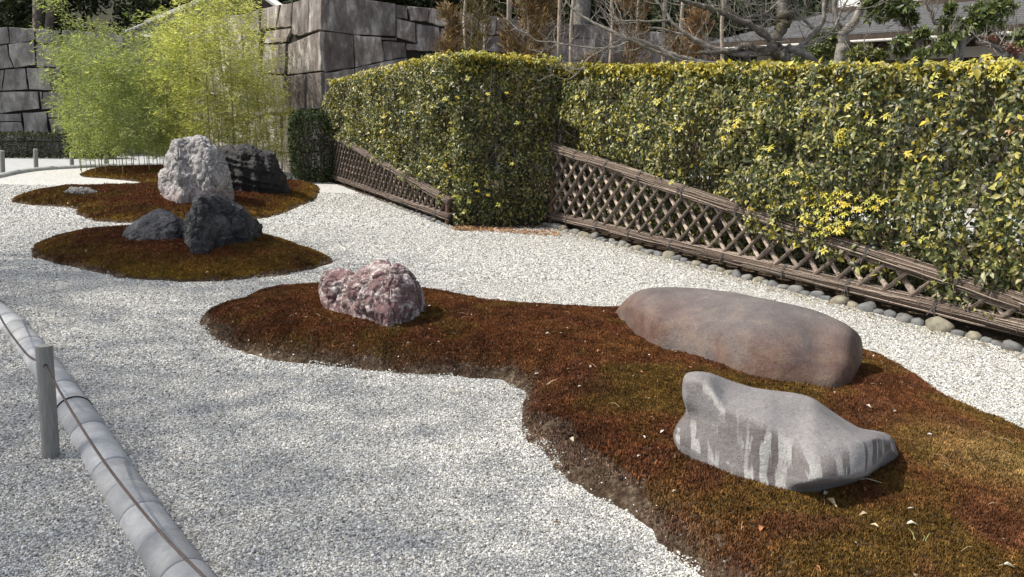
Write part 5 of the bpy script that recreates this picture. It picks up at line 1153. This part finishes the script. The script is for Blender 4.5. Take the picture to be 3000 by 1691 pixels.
leafy('small green sprig at the far right edge under the eave', [(2985,110,26,30)], 10.5, [[(2990,180),(2985,120)]], 220, 37)
leafy('shrub with red brown seed heads near the right edge', [(2950,140,24,14),(2905,115,14,10),(2975,150,22,12)], 10, [[(2940,185),(2935,150),(2900,130),(2870,120)],[(2960,180),(2955,140)]], 260, 38, cols=[(.15, .06, .04), (.20, .09, .06), (.12, .06, .04)], L=.03)
# ------------------------------------------------------------------ background trees
V = [(-90, 33, 0), (90, 33, 0), (90, 52, 16), (-90, 52, 16), (90, 90, 24), (-90, 90, 24)]
M_HILL = mat_plain('dark_forest_floor', (.03, .03, .018), .95, .6, .8, .1)
tag(link('hillside', fmesh('hillside', V, [(0, 1, 2, 3), (3, 2, 4, 5)], M_HILL)), kind='structure')
def crown_mesh(seed, R, H, n, cols, L):
    r = np.random.default_rng(seed); P = []
    for k in range(16):
        a = r.uniform(0, 6.28); z = r.uniform(-.5, .5) * H; q = R * r.uniform(.2, .75) * math.sqrt(max(.1, 1 - (2 * z / H) ** 2 * .7)); P.append(blob_points(n // 16, (q * math.cos(a), q * math.sin(a), z), (R * .45, R * .45, H * .16), r, .2, .5, seed * 20 + k))
    return foliage(np.concatenate(P), L, .4, cols, seed, .5)
DK = [(.022, .032, .014), (.035, .048, .02), (.05, .062, .025), (.018, .022, .012)]; OL = [(.06, .07, .022), (.09, .10, .03), (.04, .05, .02)]
CR = [crown_mesh(k, 2.6, 6.5, 7000, c, .24) for k, c in ((1, DK), (2, DK), (3, OL), (4, DK))]
KIND = ['dark evergreen', 'dense dark evergreen', 'olive green', 'blackish evergreen']
def bgtree(x, y, zc, s, k, lb, trunk_r=.22, mat=None):
    root = thing('background_tree', KIND[k] + ' tree ' + lb, 'tree', (x, y, 0)); m = MB(); m.tube([(0, 0, 0), (r_.normal(0, .15), 0, zc * .5), (r_.normal(0, .2), 0, zc + 1)], [trunk_r, trunk_r * .8, trunk_r * .4], 10); m.build('trunk', mat or M_BARKD, root, True)
    o = bpy.data.objects.new('crown', CR[k]); COL.objects.link(o); o.parent = root; o.location = (0, 0, zc); o.scale = (s, s, s); o.rotation_euler = (0, 0, r_.uniform(0, 6.28)); o['kind'] = 'stuff'
BT = [(-20,31,4.6,1.1,0,'at the far left above the low wall'),(-17,30,6.8,1.0,1,'over the two grey trunks'),(-14.5,33,5.2,1.2,3,'behind the bamboo tops'),(-11.5,32,6,1.15,0,'left of the gate roof'),(-9,35,7,1.2,1,'behind the gate roof'),(-6,32,7.6,1.1,3,'above the corner of the stone wall'),(-4,33,6.4,1.2,0,'just right of the wall corner'),
      (-1.6,30,6.3,1.0,1,'over the middle of the corner wall'),(0.6,31,6,1.1,2,'behind the left brown shrub'),(2.8,29,6.4,1.0,3,'behind the big brown shrub'),(4.2,33,5,1.2,0,'beside the thick grey trunk'),(6,29,6,1.1,1,'behind the bare branches'),(8,31,5.4,1.2,0,'left of the house roof tip'),(10.5,30,6.5,1.2,3,'over the house roof tip'),(13.5,34,6,1.4,1,'behind the house'),
      (-23,34,7,1.4,3,'at the left edge, uppermost'),(1.8,36,4,1.2,0,'low behind the corner wall'),(5.2,26.5,3.2,.75,1,'low behind the bare branches'),(7.4,26,3.4,.8,3,'low beside the roof tip'),(-18.5,36,4,1.2,3,'low behind the far left wall'),(-2.6,36,5,1.3,3,'in the second row over the corner wall')]
for a in BT: bgtree(*a)
for (x, y, rr, mt, lb) in [(112,-20,.17,M_BARKD,'straight grey trunk rising behind the far left wall'),(143,-20,.13,M_BARKD,'dark leaning trunk close right of the grey one at far left')]:
    a = DP(x, 80, 27.5); root = thing('tree_trunk', lb, 'tree', (a[0], a[1], 0)); m = MB(); b = DP(x + (14 if x > 120 else -2), -60, 27.5); m.tube([(0, 0, 0), a - [a[0], a[1], 0], b - [a[0], a[1], 0]], [rr * 1.1, rr, rr * .8], 12); m.build('trunk', mt, root, True)
a = DP(1702, 60, 27); root = thing('tree_trunk', 'thick grey trunk behind the corner wall, left of the house', 'tree', (a[0], a[1], 0)); m = MB(); m.tube([(0, 0, 0), (0, 0, 5), (.1, 0, 11)], [.36, .30, .25], 12); m.build('trunk', M_BARK, root, True)
# trees outside the picture on the left, whose shade dapples the gravel
r = np.random.default_rng(77); cn = 0
for (x, y, z, rad, n) in [(-13.4, 1.9, 13.0, 3.1, 11000), (-14.8, 6.6, 13.5, 2.9, 7500), (-10.6, -.4, 12.0, 2.9, 4200)]:
    root = thing('shade_tree', ['broad tree standing left of the picture, shading the kerb gravel', 'tall tree left of the picture beside the path', 'small tree left of the picture nearest the camera'][cn], 'tree', (x - 1.2, y, 0)); cn += 1
    m = MB(); m.tube([(0, 0, 0), (.2, 0, z * .5), (1.0, 0, z)], [.3, .24, .1], 10)
    for k in range(9): a = r.uniform(0, 6.28); m.tube([(.6, 0, z * .75), (1 + math.cos(a) * rad * .5, math.sin(a) * rad * .5, z), (1.2 + math.cos(a) * rad * .85, math.sin(a) * rad * .85, z + r.uniform(-.4, .8))], [.06, .04, .015], 6)
    m.build('trunk', M_BARKD, root, True); P = blob_points(n, (1.2, 0, z), (rad, rad, rad * .45), r, .1, .4, cn); o = link('crown', foliage(P, .115, .5, OL, cn), root); o['kind'] = 'stuff'
